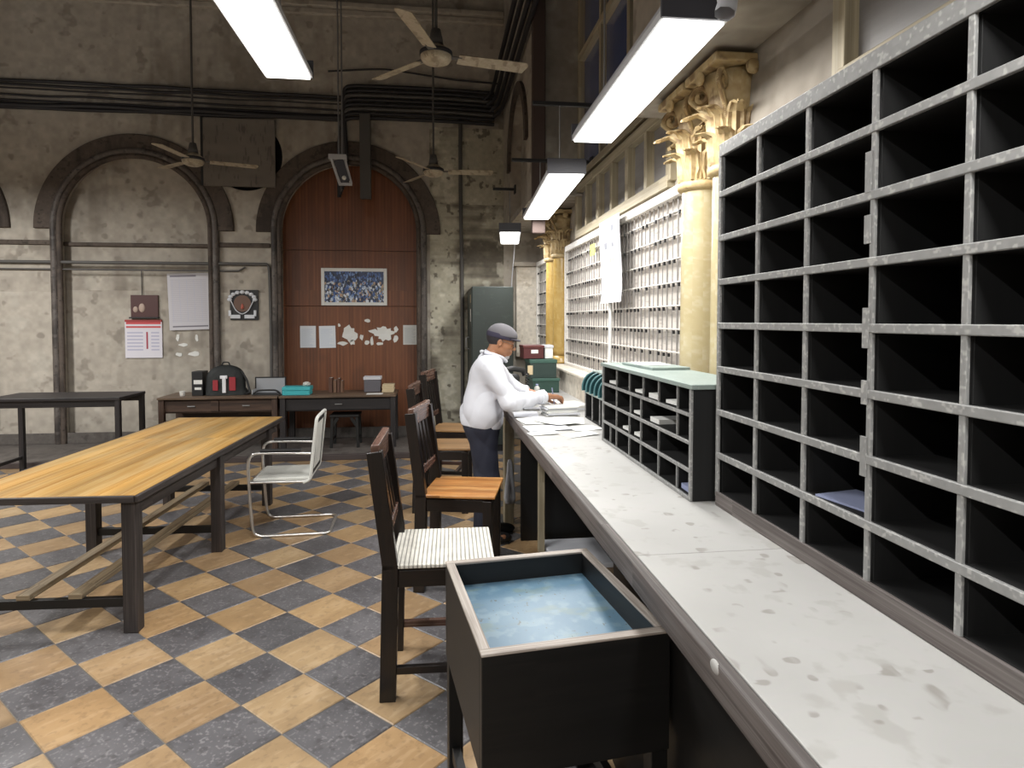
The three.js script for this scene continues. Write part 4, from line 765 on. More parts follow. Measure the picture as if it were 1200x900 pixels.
{
  const m = flat('wall_calendar', 'large white wall calendar with a curling corner in the plain arch', 'calendar', -3.46, -2.93, 1.53, 2.28, rec + 0.02, std({ map: canvasTex(384, 512, (x, w, h) => { x.fillStyle = '#c9c7cc'; x.fillRect(0, 0, w, h); x.fillStyle = '#86828c'; x.fillRect(24, 16, w * 0.62, 16); x.fillStyle = '#b4b0ba'; for (let k = 0; k < 30; k++) x.fillRect(26, 56 + k * 13, w - 60, 3); x.fillStyle = '#b9bccd'; for (let k = 0; k < 5; k++) x.fillRect(40 + k * 66, 60, 3, 380); x.fillStyle = '#77747c'; x.fillRect(30, h - 38, w - 60, 12); }), roughness: 0.9 }), 0.03, 0.008);
}
{
  const t = thing('tear_off_calendar', 'white calendar with red heading hanging below the small shrine picture', 'calendar', [-3.78, 1.16, rec], 0.0);
  obj('sheet', new THREE.BoxGeometry(0.46, 0.5, 0.012).translate(0, 0.25, 0.006), std({ map: canvasTex(256, 288, (x, w, h) => { x.fillStyle = '#d9d6de'; x.fillRect(0, 0, w, h); x.fillStyle = '#c4585a'; x.fillRect(8, 10, w - 16, 22); x.fillRect(8, 46, w - 16, 14); x.fillStyle = '#a44a58'; x.fillRect(146, 90, 12, 130); x.fillStyle = '#b9b8cc'; for (let k = 0; k < 6; k++) x.fillRect(14, 90 + k * 26, 110, 12); for (let k = 0; k < 6; k++) x.fillRect(180, 90 + k * 26, 56, 12); }), roughness: 0.9 }), t, 'x', true);
  obj('binding', cb(0.46, 0.03, 0.02, 0, 0.49, 0.008, 0.004), std({ color: rgb(0.35, 0.05, 0.05), roughness: 0.6 }), t);
}
{
  const t = thing('shrine_picture', 'small dark red framed shrine picture above the red-headed calendar', 'picture', [-3.76, 1.69, rec]);
  obj('frame', [cb(0.34, 0.3, 0.02, 0, 0.15, 0.01, 0.004)], std({ color: rgb(0.07, 0.022, 0.02), roughness: 0.5 }), t);
  obj('figure', [new THREE.SphereGeometry(0.05, 12, 8).scale(0.8, 1.2, 0.3).translate(-0.03, 0.13, 0.02), new THREE.SphereGeometry(0.04, 12, 8).scale(0.8, 1, 0.3).translate(-0.11, 0.11, 0.02)], std({ color: rgb(0.45, 0.34, 0.28), roughness: 0.6 }), t);
  obj('shelf', cb(0.36, 0.02, 0.05, 0, 0.0, 0.03), M.black, t); obj('cord', rod(V(-0.03, 0.3, 0.012), V(-0.03, 0.62, 0.012), 0.005, 6), M.black, t, 'y');
}
{
  const t = thing('garlanded_picture', 'small square picture with a white and silver garland between the arches', 'picture', [-2.49, 1.66, onWall]);
  obj('frame', cb(0.36, 0.4, 0.02, 0.02, 0.2, 0.0, 0.004), M.black, t);
  obj('portrait', new THREE.CylinderGeometry(0.11, 0.11, 0.012, 24).rotateX(Math.PI / 2).scale(1, 1, 1).translate(0, 0.22, 0.015), std({ color: rgb(0.14, 0.075, 0.05), roughness: 0.5 }), t);
  obj('flame', lathe([[0, 0], [0.02, 0.02], [0.012, 0.06], [0, 0.08]], 10).translate(0, 0.14, 0.025), std({ color: rgb(0.5, 0.12, 0.08), roughness: 0.5 }), t);
  const gl = std({ color: rgb(0.62, 0.64, 0.68), roughness: 0.5 });
  const beads = []; for (let k = 0; k < 9; k++) { const a = Math.PI * (k / 8); beads.push(new THREE.SphereGeometry(0.032, 8, 6).scale(1, 0.8, 0.5).translate(Math.cos(a) * 0.16, 0.27 + Math.sin(a) * 0.1, 0.02)); }
  for (const s of [-1, 1]) { beads.push(cb(0.13, 0.05, 0.02, s * 0.09, 0.045, 0.02, 0.01)); beads.push(cb(0.035, 0.08, 0.02, s * 0.16, 0.09, 0.02, 0.01)); }
  obj('garland', beads, gl, t); obj('beading', tube([V(-0.15, 0.27, 0.03), V(-0.08, 0.13, 0.03), V(0, 0.08, 0.03), V(0.08, 0.13, 0.03), V(0.15, 0.27, 0.03)], 0.007, 24, 6), gl, t);
}
{ // pale remnant scraps under the calendar
  [[-3.3, 1.33, 0.14, 0.05, 31], [-3.35, 1.2, 0.1, 0.06, 32], [-3.16, 1.21, 0.16, 0.08, 33], [-3.36, 1.43, 0.05, 0.12, 34], [-3.12, 1.42, 0.05, 0.1, 35]].forEach(([x, y, w, h, s]) => { const m = tornPatch('pale torn paper scrap on the plaster under the large calendar', x, y, w, h, s, rec - 0.003, 9); m.userData.group = 'paper scraps under the calendar'; });
}
{ // square board over a round vent
  const t = thing('wall_board', 'square grey board covering a round dark vent between the arches', 'board', [-2.49, 3.41, ZB + 0.05], 0);
  obj('panel', cb(0.9, 0.88, 0.03, 0, 0.44, 0.01, 0.004), std({ map: dtex(256, 256, (u, v) => { const a = fbm(u, v, 4, 8, 4, 0), b = fbm(u, v, 32, 8, 3, 1); let c = mix([0.50, 0.475, 0.44], [0.42, 0.395, 0.365], a); return mix(c, [0.3, 0.28, 0.26], ss(0.6, 0.8, b) * 0.5); }, true, [1, 1]), roughness: 0.8 }), t);
  obj('batten', [cb(0.03, 0.9, 0.05, -0.47, 0.45, -0.01, 0.003)], M.black, t);
  const v = thing('round_vent', 'round dark vent duct behind the square grey board', 'vent', [-2.42, 3.83, ZB - 0.2]);
  obj('sleeve', new THREE.CylinderGeometry(0.455, 0.455, 0.19, 40, 1, true).rotateX(Math.PI / 2).translate(0, 0, 0.1), M.black, v); obj('grille', new THREE.CylinderGeometry(0.455, 0.455, 0.01, 40).rotateX(Math.PI / 2), M.black, v);
  for (let k = -3; k <= 3; k++) obj('louvre', cb(0.86 * Math.sqrt(1 - k * k / 14), 0.05, 0.01, 0, k * 0.11, 0.03, 0.002), M.blackCable, v);
}

// ------------------------------------------------------------------ cables and pipes
function cable(name, label, pts, r, mat = M.blackCable, cat = 'cable', group) { const m = obj(name, tube(pts, r, Math.max(24, pts.length * 10), 7), mat); return tag(m, label, cat, group); }
const zc1 = ZB + 0.06;
const wob = (x0, x1, y0, y1, z, n, amp, seed) => { const r = rng(seed), o = []; for (let k = 0; k <= n; k++) o.push(V(x0 + (x1 - x0) * k / n, y0 + (y1 - y0) * k / n + (r() - 0.5) * amp, z)); return o; };
const CG = 'cables strapped along the arched wall';
for (const [y0, y1, r, s] of [[4.655, 4.60, 0.020, 1], [4.60, 4.55, 0.016, 2], [4.56, 4.5, 0.010, 3], [4.48, 4.42, 0.014, 4], [4.40, 4.36, 0.014, 5], [4.345, 4.33, 0.034, 6], [4.30, 4.30, 0.022, 7]]) cable('wall_cable', 'dark cable strapped along the wall over the arches', wob(-7.6, -1.16, y0 + 0.03, y1 + 0.03, zc1, 14, 0.02, s), r, M.blackCable, 'cable', CG);
for (let k = 0; k < 8; k++) { const y = 4.36 + k * 0.06, q = k * 0.035; cable('wall_cable', 'thick black cable bending from the vertical bundle to the upper corner', [V(-1.22 + q * 0.4, 3.3 + q, zc1 + 0.02), V(-1.22 + q * 0.4, 3.9, zc1 + 0.02), V(-1.2 + q * 0.2, y - 0.2, zc1 + 0.02), V(-1.12, y - 0.03, zc1 + 0.02), V(-0.9, y, zc1 + 0.02), V(0.2, y + 0.0, zc1 + 0.02), V(0.86, y - 0.02, zc1 + 0.02)], 0.026, k % 3 === 2 ? M.greyPipe : M.blackCable, 'cable', 'thick cables over the boarded arch'); }
for (let k = 0; k < 4; k++) { const x = 0.95 - 0.045 * k, y = 4.5 + 0.075 * k; cable('wall_cable', 'thick black cable running forward along the upper side wall', [V(x - 0.1, y - 0.06, ZB + 0.08), V(x, y, ZB + 0.25), V(x, y + 0.02, -7.4), V(x, y + 0.05, -6.0), V(x, y + 0.1, -3.5)], 0.026, M.blackCable, 'cable', 'thick cables along the upper side wall'); }
cable('wall_cable', 'thin black cable sagging from the side wall across the arched wall', [V(-1.35, 4.96, zc1), V(-0.6, 5.02, zc1), V(0.3, 4.93, zc1), V(0.95, 4.9, zc1)], 0.012);
tag(obj('cable_duct', ext(-0.94, -0.8, 3.28, 4.4, ZB + 0.05, ZB + 0.15, 0.006), M.greyPipe, scene, 'y'), 'dark square duct hanging down in front of the boarded arch head', 'duct');
cable('conduit_pipe', 'dark conduit crossing the plain arch and bending down beside the boarded arch', [V(-7.6, 2.40, ZB + 0.03), V(-4.2, 2.40, ZB + 0.03), V(-2.25, 2.40, ZB + 0.03), V(-2.16, 2.385, ZB + 0.03), V(-2.14, 2.3, ZB + 0.03), V(-2.13, 1.6, ZB + 0.03), V(-2.13, 0.72, ZB + 0.03)], 0.022, M.greyPipe, 'pipe');
cable('conduit_pipe', 'thin conduit below the dark one on the calendar wall', [V(-7.6, 2.31, ZB + 0.02), V(-4.2, 2.31, ZB + 0.02), V(-2.55, 2.31, ZB + 0.02), V(-2.45, 2.36, ZB + 0.02)], 0.012, M.greyPipe, 'pipe');
cable('conduit_pipe', 'vertical dark conduit on the mouldy wall beside the steel cabinet', [V(0.40, 4.4, ZB + 0.03), V(0.40, 3.4, ZB + 0.03), V(0.415, 2.5, ZB + 0.03), V(0.42, 1.1, ZB + 0.03), V(0.42, 0.1, ZB + 0.03)], 0.026, M.greyPipe, 'pipe');
cable('white_flex', 'pale flex hanging down the mouldy wall by the short tube fitting', [V(1.08, 2.87, -8.1), V(1.085, 2.5, -8.35), V(1.09, 2.2, -8.6), V(1.09, 1.7, -8.76)], 0.008, M.paperGrey);
cable('white_strip', 'thin white strip standing against the long screen below the poster', [V(XJ - 0.055, 1.19, -4.86), V(XJ - 0.05, 1.5, -4.86), V(XJ - 0.045, 1.83, -4.87)], 0.014, M.paper, 'strip');
// hanging lamp on a double rod before the boarded arch
{
  const t = thing('hanging_lamp', 'small unlit tilted lamp on a double drop rod before the boarded arch', 'lamp', [-1.03, 3.2, -7.5]);
  obj('drop_rod', [rod(V(-0.02, 0.32, 0), V(-0.02, HC - 3.2, 0), 0.009, 8), rod(V(0.02, 0.32, 0), V(0.02, HC - 3.2, 0), 0.009, 8)], M.steel, t, 'y');
  obj('bracket', cb(0.2, 0.06, 0.1, -0.03, 0.32, 0, 0.006), M.lampHousing, t);
  obj('frame', [bar(V(-0.1, 0.3, 0.02), V(-0.01, 0.02, 0.02), 0.02, 0.03), bar(V(0.05, 0.3, 0.02), V(0.12, 0.02, 0.02), 0.02, 0.03), bar(V(-0.02, 0.015, 0.02), V(0.13, 0.015, 0.02), 0.03, 0.03)], M.lampHousing, t);
  obj('reflector', bar(V(-0.02, 0.29, 0), V(0.06, 0.04, 0), 0.08, 0.1), M.lampDark, t); obj('bulb', new THREE.SphereGeometry(0.025, 12, 10).translate(0.045, 0.08, 0.055), M.whiteMesh, t);
}
{
  const m = obj('twisted_rag', tube([V(0, 0.36, 0), V(0.02, 0.24, 0.01), V(-0.015, 0.14, 0), V(0.015, 0.05, -0.01), V(0, 0, 0)], 0.035, 30, 8), M.paperGrey); m.position.set(0.98, 2.68, -2.05); m.visible = true;
  tag(m, 'twisted grey rag hanging at the end of the long counter fitting', 'cloth');
}

// ------------------------------------------------------------------ poster on the long screen
{
  const g = new THREE.PlaneGeometry(0.56, 0.66, 10, 14), n = g.attributes.position; const f = [];
  const mk = off => { const q = g.clone(), p = q.attributes.position; for (let k = 0; k < p.count; k++) { const x = p.getX(k), y = p.getY(k); p.setXYZ(k, x - 0.06 * (y / 0.66), y, 0.015 * Math.sin(y * 6) + 0.03 * Math.pow((0.33 - y) / 0.66, 2) + off); } q.computeVertexNormals(); return q; };
  const a = mk(0.0015), b = mk(-0.0015); { const ix = b.index.array; for (let k = 0; k < ix.length; k += 3) { const t = ix[k]; ix[k] = ix[k + 1]; ix[k + 1] = t; } b.computeVertexNormals(); }
  const m = obj('poster', [a, b], std({ map: canvasTex(256, 320, (x, w, h) => { x.fillStyle = '#c4c4c7'; x.fillRect(0, 0, w, h); x.fillStyle = '#6f7178'; x.fillRect(60, 88, 40, 26); x.fillRect(150, 30, 34, 22); x.fillRect(150, 96, 30, 16); x.fillStyle = '#a9b58a'; x.fillRect(120, 150, 26, 18); x.fillRect(150, 140, 20, 26); x.fillStyle = '#c9c3d2'; x.fillRect(60, 220, 120, 12); x.fillRect(70, 250, 80, 10); }), roughness: 0.85 }), scene, 'x', true);
  m.rotation.y = -Math.PI / 2; m.position.set(XJ - 0.06, 2.12, -4.8); tag(m, 'white curling paper poster hung on the long wire screen', 'poster');
}
{ const m = obj('green_sticker', new THREE.BoxGeometry(0.004, 0.1, 0.16), std({ color: rgb(0.45, 0.5, 0.12), roughness: 0.8 })); m.position.set(XJ - 0.03, 2.28, -5.5); tag(m, 'small yellow-green card stuck on the long wire screen', 'card'); }

// ------------------------------------------------------------------ boxes and papers at the far end of the counter
{
  const bx = (name, label, x, y, z, w, h, d, m, lid) => { const t = thing(name, label, 'box', [x, y, z]); obj('carton', cb(w, h, d, 0, h / 2, 0, 0.006), m, t); obj('lid', cb(w + 0.012, h * 0.2, d + 0.012, 0, h * 0.91, 0, 0.005), lid, t); return t; };
  const lg = std({ color: rgb(0.035, 0.09, 0.07), roughness: 0.5 });
  bx('metal_box', 'dark green metal box at the bottom of the stack on the counter', 1.1, CT, -6.2, 0.26, 0.14, 0.34, M.boxGreen, lg);
  const b2 = bx('metal_box', 'dark green metal box stacked on another, under the maroon box', 1.075, CT + 0.142, -6.2, 0.26, 0.18, 0.32, std({ color: rgb(0.02, 0.04, 0.034), roughness: 0.55 }), lg);
  obj('label_card', cb(0.05, 0.09, 0.003, -0.13, 0.08, 0.162, 0.001), M.brownPaper, b2);
  const b3 = bx('metal_box', 'maroon box on top of the green stack', 0.99, CT + 0.328, -6.25, 0.2, 0.13, 0.28, std({ color: rgb(0.08, 0.015, 0.015), roughness: 0.5 }), std({ color: rgb(0.10, 0.022, 0.02), roughness: 0.5 }));
  obj('label_card', cb(0.07, 0.035, 0.003, 0.01, 0.07, 0.142, 0.001), M.paper, b3);
  const w = bx('white_carton', 'small white carton beside the maroon box', 1.145, CT + 0.328, -6.22, 0.08, 0.13, 0.2, M.paper, M.paperGrey);
  // black telephone-like handset tangle
  const t = thing('telephone', 'black desk telephone on the counter behind the standing person', 'telephone', [0.74, CT, -5.75], 0.3);
  obj('base', [cb(0.2, 0.1, 0.2, 0, 0.05, 0, 0.02), cb(0.12, 0.12, 0.12, 0, 0.15, -0.02, 0.03)], M.black, t);
  obj('handset', tube([V(-0.12, 0.2, 0), V(-0.1, 0.24, 0), V(0, 0.26, 0), V(0.1, 0.24, 0), V(0.12, 0.2, 0)], 0.026, 30, 10), M.black, t);
  obj('cord', tube(Array.from({ length: 30 }, (_, k) => V(0.1 + 0.015 * Math.cos(k * 1.6), 0.05 + 0.012 * k / 2, 0.1 + 0.015 * Math.sin(k * 1.6))), 0.005, 120, 5), M.black, t);
  const p = thing('plastic_bottle', 'small clear bottle standing before the green boxes', 'bottle', [0.98, CT, -5.85]); obj('flask', lathe([[0, 0], [0.025, 0], [0.026, 0.07], [0.012, 0.09], [0, 0.09]], 16), M.whiteMesh, p); obj('cap', lathe([[0, 0.088], [0.014, 0.088], [0.014, 0.105], [0, 0.105]], 12), M.bluePaper, p);
}
function sheet(w, d, bend, seed) {   // thin sheet with a slight wave, closed
  const nx = 8, nz = 6, r = rng(seed), a = r() * 6, g = new THREE.BoxGeometry(w, 0.0016, d, nx, 1, nz), p = g.attributes.position;
  for (let k = 0; k < p.count; k++) p.setY(k, p.getY(k) + bend * (0.5 + 0.5 * Math.sin(p.getX(k) * 14 + a) * Math.cos(p.getZ(k) * 11 + a)));
  g.computeVertexNormals(); return g;
}
{
  const PG = 'mail spread on the counter around the standing person', r = rng(123);
  const stacks = [[0.94, -4.6, 0.24, 0.19, 0.075, 0.1], [0.82, -4.95, 0.2, 0.22, 0.072, -0.1], [1.09, -4.86, 0.16, 0.24, 0.05, 0.1]];
  stacks.forEach(([x, z, w, d, h, a], i) => { const t = thing('letter_stack', ['stack of white letters under the person\'s right hand', 'stack of white letters under the person\'s left hand', 'stack of white letters in front of the teal sorter'][i], 'letters', [x, CT, z], a); const n = Math.round(h / 0.012); for (let k = 0; k < n; k++) { const g = cb(w * (0.92 + r() * 0.1), 0.0115, d * (0.92 + r() * 0.1), (r() - 0.5) * 0.02, 0.006 + k * 0.012, (r() - 0.5) * 0.02, 0.002); g.rotateY((r() - 0.5) * 0.15); obj('bundle', g, k % 3 === 1 ? M.paperGrey : M.paper, t); } });
  const loose = [[0.71, -4.32, 0.21, 0.28, 0.12, 0], [0.95, -4.3, 0.2, 0.28, -0.2, 0], [0.84, -4.22, 0.2, 0.28, 0.5, 1], [0.74, -4.02, 0.28, 0.2, 0.1, 0], [0.98, -3.98, 0.2, 0.14, 0.3, 0], [0.9, -3.76, 0.21, 0.11, 0.4, 0], [0.68, -3.83, 0.18, 0.1, 0.15, 0], [0.69, -4.62, 0.18, 0.26, -0.1, 0], [0.75, -5.25, 0.21, 0.3, 0.3, 0], [0.98, -5.42, 0.21, 0.3, -0.2, 0], [1.15, -5.2, 0.18, 0.26, 0.1, 0]];
  loose.forEach(([x, z, w, d, a, ly], k) => { const m = obj('loose_sheet', sheet(w, d, 0.008, k + 40), k % 4 === 3 ? M.paperGrey : M.paper); m.position.set(x, CT + 0.0012 + ly * 0.011, z); m.rotation.y = a; tag(m, 'loose white sheet of mail lying on the counter', 'paper', PG); });
}

// ------------------------------------------------------------------ the standing person
{
  // distance-field ops meshed on a grid: op = {t:'u'|'s'|'i', f, c:[x,y,z], r, k}
  function mesh(c, half, res, ops) {
    const mc = new MarchingCubes(res, M.black, false, false, 220000); mc.isolation = 0;
    const F = new Float32Array(res * res * res).fill(10), hs = res / 2, cell = half / hs;
    const ix = (v, o) => cl(Math.floor((v - o) / cell + hs), 0, res - 1);
    for (const op of ops) {
      let b = [0, res - 1, 0, res - 1, 0, res - 1];
      if (op.b) { const m = 0.05 + (op.k || 0); b = [ix(op.b[0] - m, c[0]), ix(op.b[3] + m, c[0]), ix(op.b[1] - m, c[1]), ix(op.b[4] + m, c[1]), ix(op.b[2] - m, c[2]), ix(op.b[5] + m, c[2])]; }
      for (let k = b[4]; k <= b[5]; k++) for (let j = b[2]; j <= b[3]; j++) for (let i = b[0]; i <= b[1]; i++) {
        const o = i + j * res + k * res * res, d = op.f(c[0] + (i - hs) * cell, c[1] + (j - hs) * cell, c[2] + (k - hs) * cell), a = F[o];
        if (op.t === 's') F[o] = Math.max(a, -d); else if (op.t === 'i') F[o] = Math.max(a, d); else if (op.t === 'd') F[o] = a + d;
        else if (op.k) { const h = Math.max(op.k - Math.abs(a - d), 0) / op.k; F[o] = Math.min(a, d) - h * h * op.k * 0.25; } else F[o] = Math.min(a, d);
      }
    }
    for (let o = 0; o < F.length; o++) mc.field[o] = -F[o];
    mc.update();
    const P = mc.positionArray.slice(0, mc.count * 3); for (let k = 0; k < P.length; k += 3) { P[k] = P[k] * half + c[0]; P[k + 1] = P[k + 1] * half + c[1]; P[k + 2] = P[k + 2] * half + c[2]; }
    let g = new THREE.BufferGeometry(); g.setAttribute('position', new THREE.BufferAttribute(P, 3)); g = mergeVertices(g, cell * 0.05); g.computeVertexNormals(); return g;
  }
  const cap = (a, b, ra, rb = ra, k = 0.04) => {
    const dx = b[0] - a[0], dy = b[1] - a[1], dz = b[2] - a[2], L = dx * dx + dy * dy + dz * dz || 1e-9, R = Math.max(ra, rb);
    return { t: 'u', k, b: [Math.min(a[0], b[0]) - R, Math.min(a[1], b[1]) - R, Math.min(a[2], b[2]) - R, Math.max(a[0], b[0]) + R, Math.max(a[1], b[1]) + R, Math.max(a[2], b[2]) + R], f: (x, y, z) => { const t = cl(((x - a[0]) * dx + (y - a[1]) * dy + (z - a[2]) * dz) / L); return Math.hypot(x - a[0] - dx * t, y - a[1] - dy * t, z - a[2] - dz * t) - (ra + (rb - ra) * t); } };
  };
  const ell = (c, r, k = 0.02, t = 'u') => ({ t, k, b: t === 'u' ? [c[0] - r[0], c[1] - r[1], c[2] - r[2], c[0] + r[0], c[1] + r[1], c[2] + r[2]] : null, f: (x, y, z) => { const a = (x - c[0]) / r[0], b = (y - c[1]) / r[1], d = (z - c[2]) / r[2], q = Math.hypot(a, b, d), g = Math.hypot(a / r[0], b / r[1], d / r[2]) || 1e-6; return q < 1e-4 ? -Math.min(...r) : q * (q - 1) / g; } });
  const plane = (n, d) => ({ t: 'i', f: (x, y, z) => n[0] * x + n[1] * y + n[2] * z - d });

  // joints (world coordinates about the feet at x 0.4, z -4.72); the group sits at the feet
  const O = [0.39, 0, -4.72];
  const J = {
    pel: [-0.028, 0.90, 0], bel: [-0.002, 1.04, 0], che: [0.02, 1.22, 0], nkb: [0.065, 1.385, 0], nk: [0.1, 1.44, 0],
    sR: [0.02, 1.335, 0.175], sL: [0.05, 1.335, -0.175], eR: [0.17, 1.065, 0.245], eL: [0.24, 1.10, -0.27], wR: [0.455, 1.085, 0.085], wL: [0.375, 1.085, -0.2],
    hR: [-0.02, 0.86, 0.085], hL: [-0.02, 0.86, -0.085], kR: [0.01, 0.47, 0.1], kL: [0.02, 0.47, -0.1], aR: [-0.02, 0.085, 0.105], aL: [0.03, 0.085, -0.11]
  };
  const limb = (e, torsoOnly) => [
    cap([J.pel[0], J.pel[1], 0.06], [J.pel[0], J.pel[1], -0.06], 0.115 + e), cap([J.bel[0], J.bel[1], 0.055], [J.bel[0], J.bel[1], -0.055], 0.105 + e, 0.105 + e, 0.08),
    cap([J.che[0], J.che[1], 0.075], [J.che[0], J.che[1], -0.075], 0.108 + e, 0.108 + e, 0.08), cap([J.sR[0], J.sR[1] - 0.02, 0.12], [J.sL[0], J.sL[1] - 0.02, -0.12], 0.068 + e, 0.068 + e, 0.08), cap([J.bel[0] + 0.03, J.bel[1] - 0.02, 0], [J.che[0] + 0.02, J.che[1], 0], 0.1 + e, 0.1 + e, 0.06)];
  const arms = (e, ew) => [cap(J.sR, J.eR, 0.054 + e, 0.043 + e), cap(J.eR, J.wR, 0.042 + ew, 0.029 + ew), cap(J.sL, J.eL, 0.054 + e, 0.043 + e), cap(J.eL, J.wL, 0.042 + ew, 0.029 + ew)];
  const legs = e => [cap(J.hR, J.kR, 0.082 + e, 0.056 + e), cap(J.kR, J.aR, 0.055 + e, 0.036 + e), cap(J.hL, J.kL, 0.082 + e, 0.056 + e), cap(J.kL, J.aL, 0.055 + e, 0.036 + e)];
  const C = [0.15, 0.85, 0], HALF = 0.9;
  const skin = std({ color: rgb(0.30, 0.135, 0.066), roughness: 0.5 }), shirt = std({ color: rgb(0.6, 0.61, 0.66), roughness: 0.85 }), navy = std({ color: rgb(0.014, 0.016, 0.03), roughness: 0.8 });
  const t = thing('person', 'person in a white long-sleeved shirt and dark trousers leaning over mail on the counter', 'person', O);

  // body with feet
  const bodyG = mesh(C, HALF, 128, [...limb(0), ...arms(0, 0), ...legs(0), cap(J.nkb, J.nk, 0.058, 0.055), cap([J.aR[0], 0.05, J.aR[2]], [J.aR[0] + 0.15, 0.045, J.aR[2] + 0.02], 0.035, 0.028), cap([J.aL[0], 0.05, J.aL[2]], [J.aL[0] + 0.15, 0.045, J.aL[2]], 0.035, 0.028)]);
  // head in its own frame, then pitched, turned and moved
  const headG = mesh([0, -0.02, 0], 0.17, 104, [
    ell([-0.012, 0.035, 0], [0.098, 0.088, 0.077]), ell([0.022, -0.04, 0], [0.07, 0.078, 0.06], 0.03), ell([0.057, -0.1, 0], [0.026, 0.022, 0.03], 0.03), ell([-0.002, -0.06, 0], [0.06, 0.05, 0.056], 0.03),
    cap([0.087, 0.006, 0], [0.107, -0.032, 0], 0.008, 0.014, 0.014), cap([0.095, -0.036, 0.011], [0.092, -0.036, 0.014], 0.008, 0.008, 0.01), cap([0.095, -0.036, -0.011], [0.092, -0.036, -0.014], 0.008, 0.008, 0.01),
    cap([0.079, 0.026, 0.014], [0.069, 0.026, 0.042], 0.012, 0.011, 0.02), cap([0.079, 0.026, -0.014], [0.069, 0.026, -0.042], 0.012, 0.011, 0.02), cap([0.066, -0.026, 0.034], [0.05, -0.03, 0.042], 0.02, 0.02, 0.02), cap([0.066, -0.026, -0.034], [0.05, -0.03, -0.042], 0.02, 0.02, 0.02),
    ell([0.092, 0.004, 0.031], [0.016, 0.010, 0.017], 0, 's'), ell([0.092, 0.004, -0.031], [0.016, 0.010, 0.017], 0, 's'),
    ell([0.08, 0.004, 0.031], [0.012, 0.012, 0.013], 0.004), ell([0.08, 0.004, -0.031], [0.012, 0.012, 0.013], 0.004),
    cap([0.084, -0.062, 0.018], [0.09, -0.06, 0], 0.006, 0.008, 0.008), cap([0.084, -0.062, -0.018], [0.09, -0.06, 0], 0.006, 0.008, 0.008), cap([0.081, -0.074, 0.015], [0.087, -0.074, 0], 0.006, 0.008, 0.008), cap([0.081, -0.074, -0.015], [0.087, -0.074, 0], 0.006, 0.008, 0.008),
    ell([-0.006, -0.008, 0.076], [0.018, 0.03, 0.011], 0.012), ell([-0.006, -0.008, -0.076], [0.018, 0.03, 0.011], 0.012), ell([0.0, -0.006, 0.086], [0.009, 0.017, 0.006], 0, 's'), ell([0.0, -0.006, -0.086], [0.009, 0.017, 0.006], 0, 's'),
    cap([-0.025, -0.06, 0], [-0.065, -0.17, 0], 0.055, 0.058, 0.03)]);
  const HM = new THREE.Matrix4().makeTranslation(0.128, 1.493, 0).multiply(new THREE.Matrix4().makeRotationY(-0.16)).multiply(new THREE.Matrix4().makeRotationZ(-0.24));
  headG.applyMatrix4(HM);
  // hands: palm, four fingers in two bends, thumb from the side of the palm
  function hand(w, dir, back, side, curl, spread, thumbOut) {
    const D = V(...dir).normalize(), Bk = V(...back).normalize(), S = V(...side).normalize();
    const p = (a, b, c) => [w[0] + D.x * a + Bk.x * b + S.x * c, w[1] + D.y * a + Bk.y * b + S.y * c, w[2] + D.z * a + Bk.z * b + S.z * c];
    const ops = [cap(p(-0.03, 0, 0), p(0.02, 0, 0), 0.026, 0.025, 0.02)];
    for (const c of [-0.028, -0.01, 0.01, 0.028]) ops.push(cap(p(0.02, 0, c * 0.7), p(0.085, 0.002, c), 0.0155, 0.013, 0.016));
    const len = [0.062, 0.075, 0.08, 0.07], cs = [-0.032, -0.011, 0.01, 0.031];
    for (let f = 0; f < 4; f++) { let a = 0.085, b = 0.002, an = curl[f] * 0.4; let q = p(a, b, cs[f]); for (const [s, r0, r1] of [[0.45, 0.0098, 0.0092], [0.32, 0.0092, 0.0086], [0.23, 0.0086, 0.0072]]) { const l = len[f] * s * 1.12; const na = a + Math.cos(an) * l, nb = b - Math.sin(an) * l; const n = p(na, nb, cs[f] + spread * (f - 1.5) * (na - 0.085)); ops.push(cap(q, n, r0, r1, 0.004)); q = n; a = na; b = nb; an += curl[f]; } }
    const th = [p(0.022, -0.006, 0.026), p(0.05, -0.02, 0.052 + thumbOut), p(0.078, -0.032, 0.05 + thumbOut), p(0.1, -0.038, 0.04 + thumbOut)];
    ops.push(cap(th[0], th[1], 0.016, 0.0125, 0.014), cap(th[1], th[2], 0.012, 0.0105, 0.006), cap(th[2], th[3], 0.0105, 0.008, 0.004));
    return mesh([w[0] + D.x * 0.07, w[1] + D.y * 0.07, w[2] + D.z * 0.07], 0.15, 96, ops);
  }
  const hr = hand(J.wR, [0.96, -0.12, -0.26], [0.1, 0.93, 0.35], [-0.2, -0.3, -0.93], [0.62, 0.58, 0.5, 0.42], 0.05, 0.0);
  const hl = hand(J.wL, [0.95, -0.16, 0.25], [0.15, 0.98, 0.05], [-0.2, -0.03, 0.97], [0.3, 0.26, 0.24, 0.26], 0.14, 0.012);
  obj('body', [bodyG, headG, hr, hl], skin, t);

  // clothing
  const crease = t => Math.min(1, Math.abs(Math.sin(t)) * 1.4) - 1;
  const fold = (amp, s) => ({ t: 'd', f: (x, y, z) => -amp * (crease(x * 11 + y * 6.5 + Math.sin(z * 9 + y * 7) * 0.9 + s) * 0.65 + crease(y * 9 - x * 12 + z * 5 + Math.sin(x * 14 + y * 5) * 0.8 + s * 2) * 0.35 + 0.7) });
  const CS = [0.145, 1.15, 0], HS = 0.362;
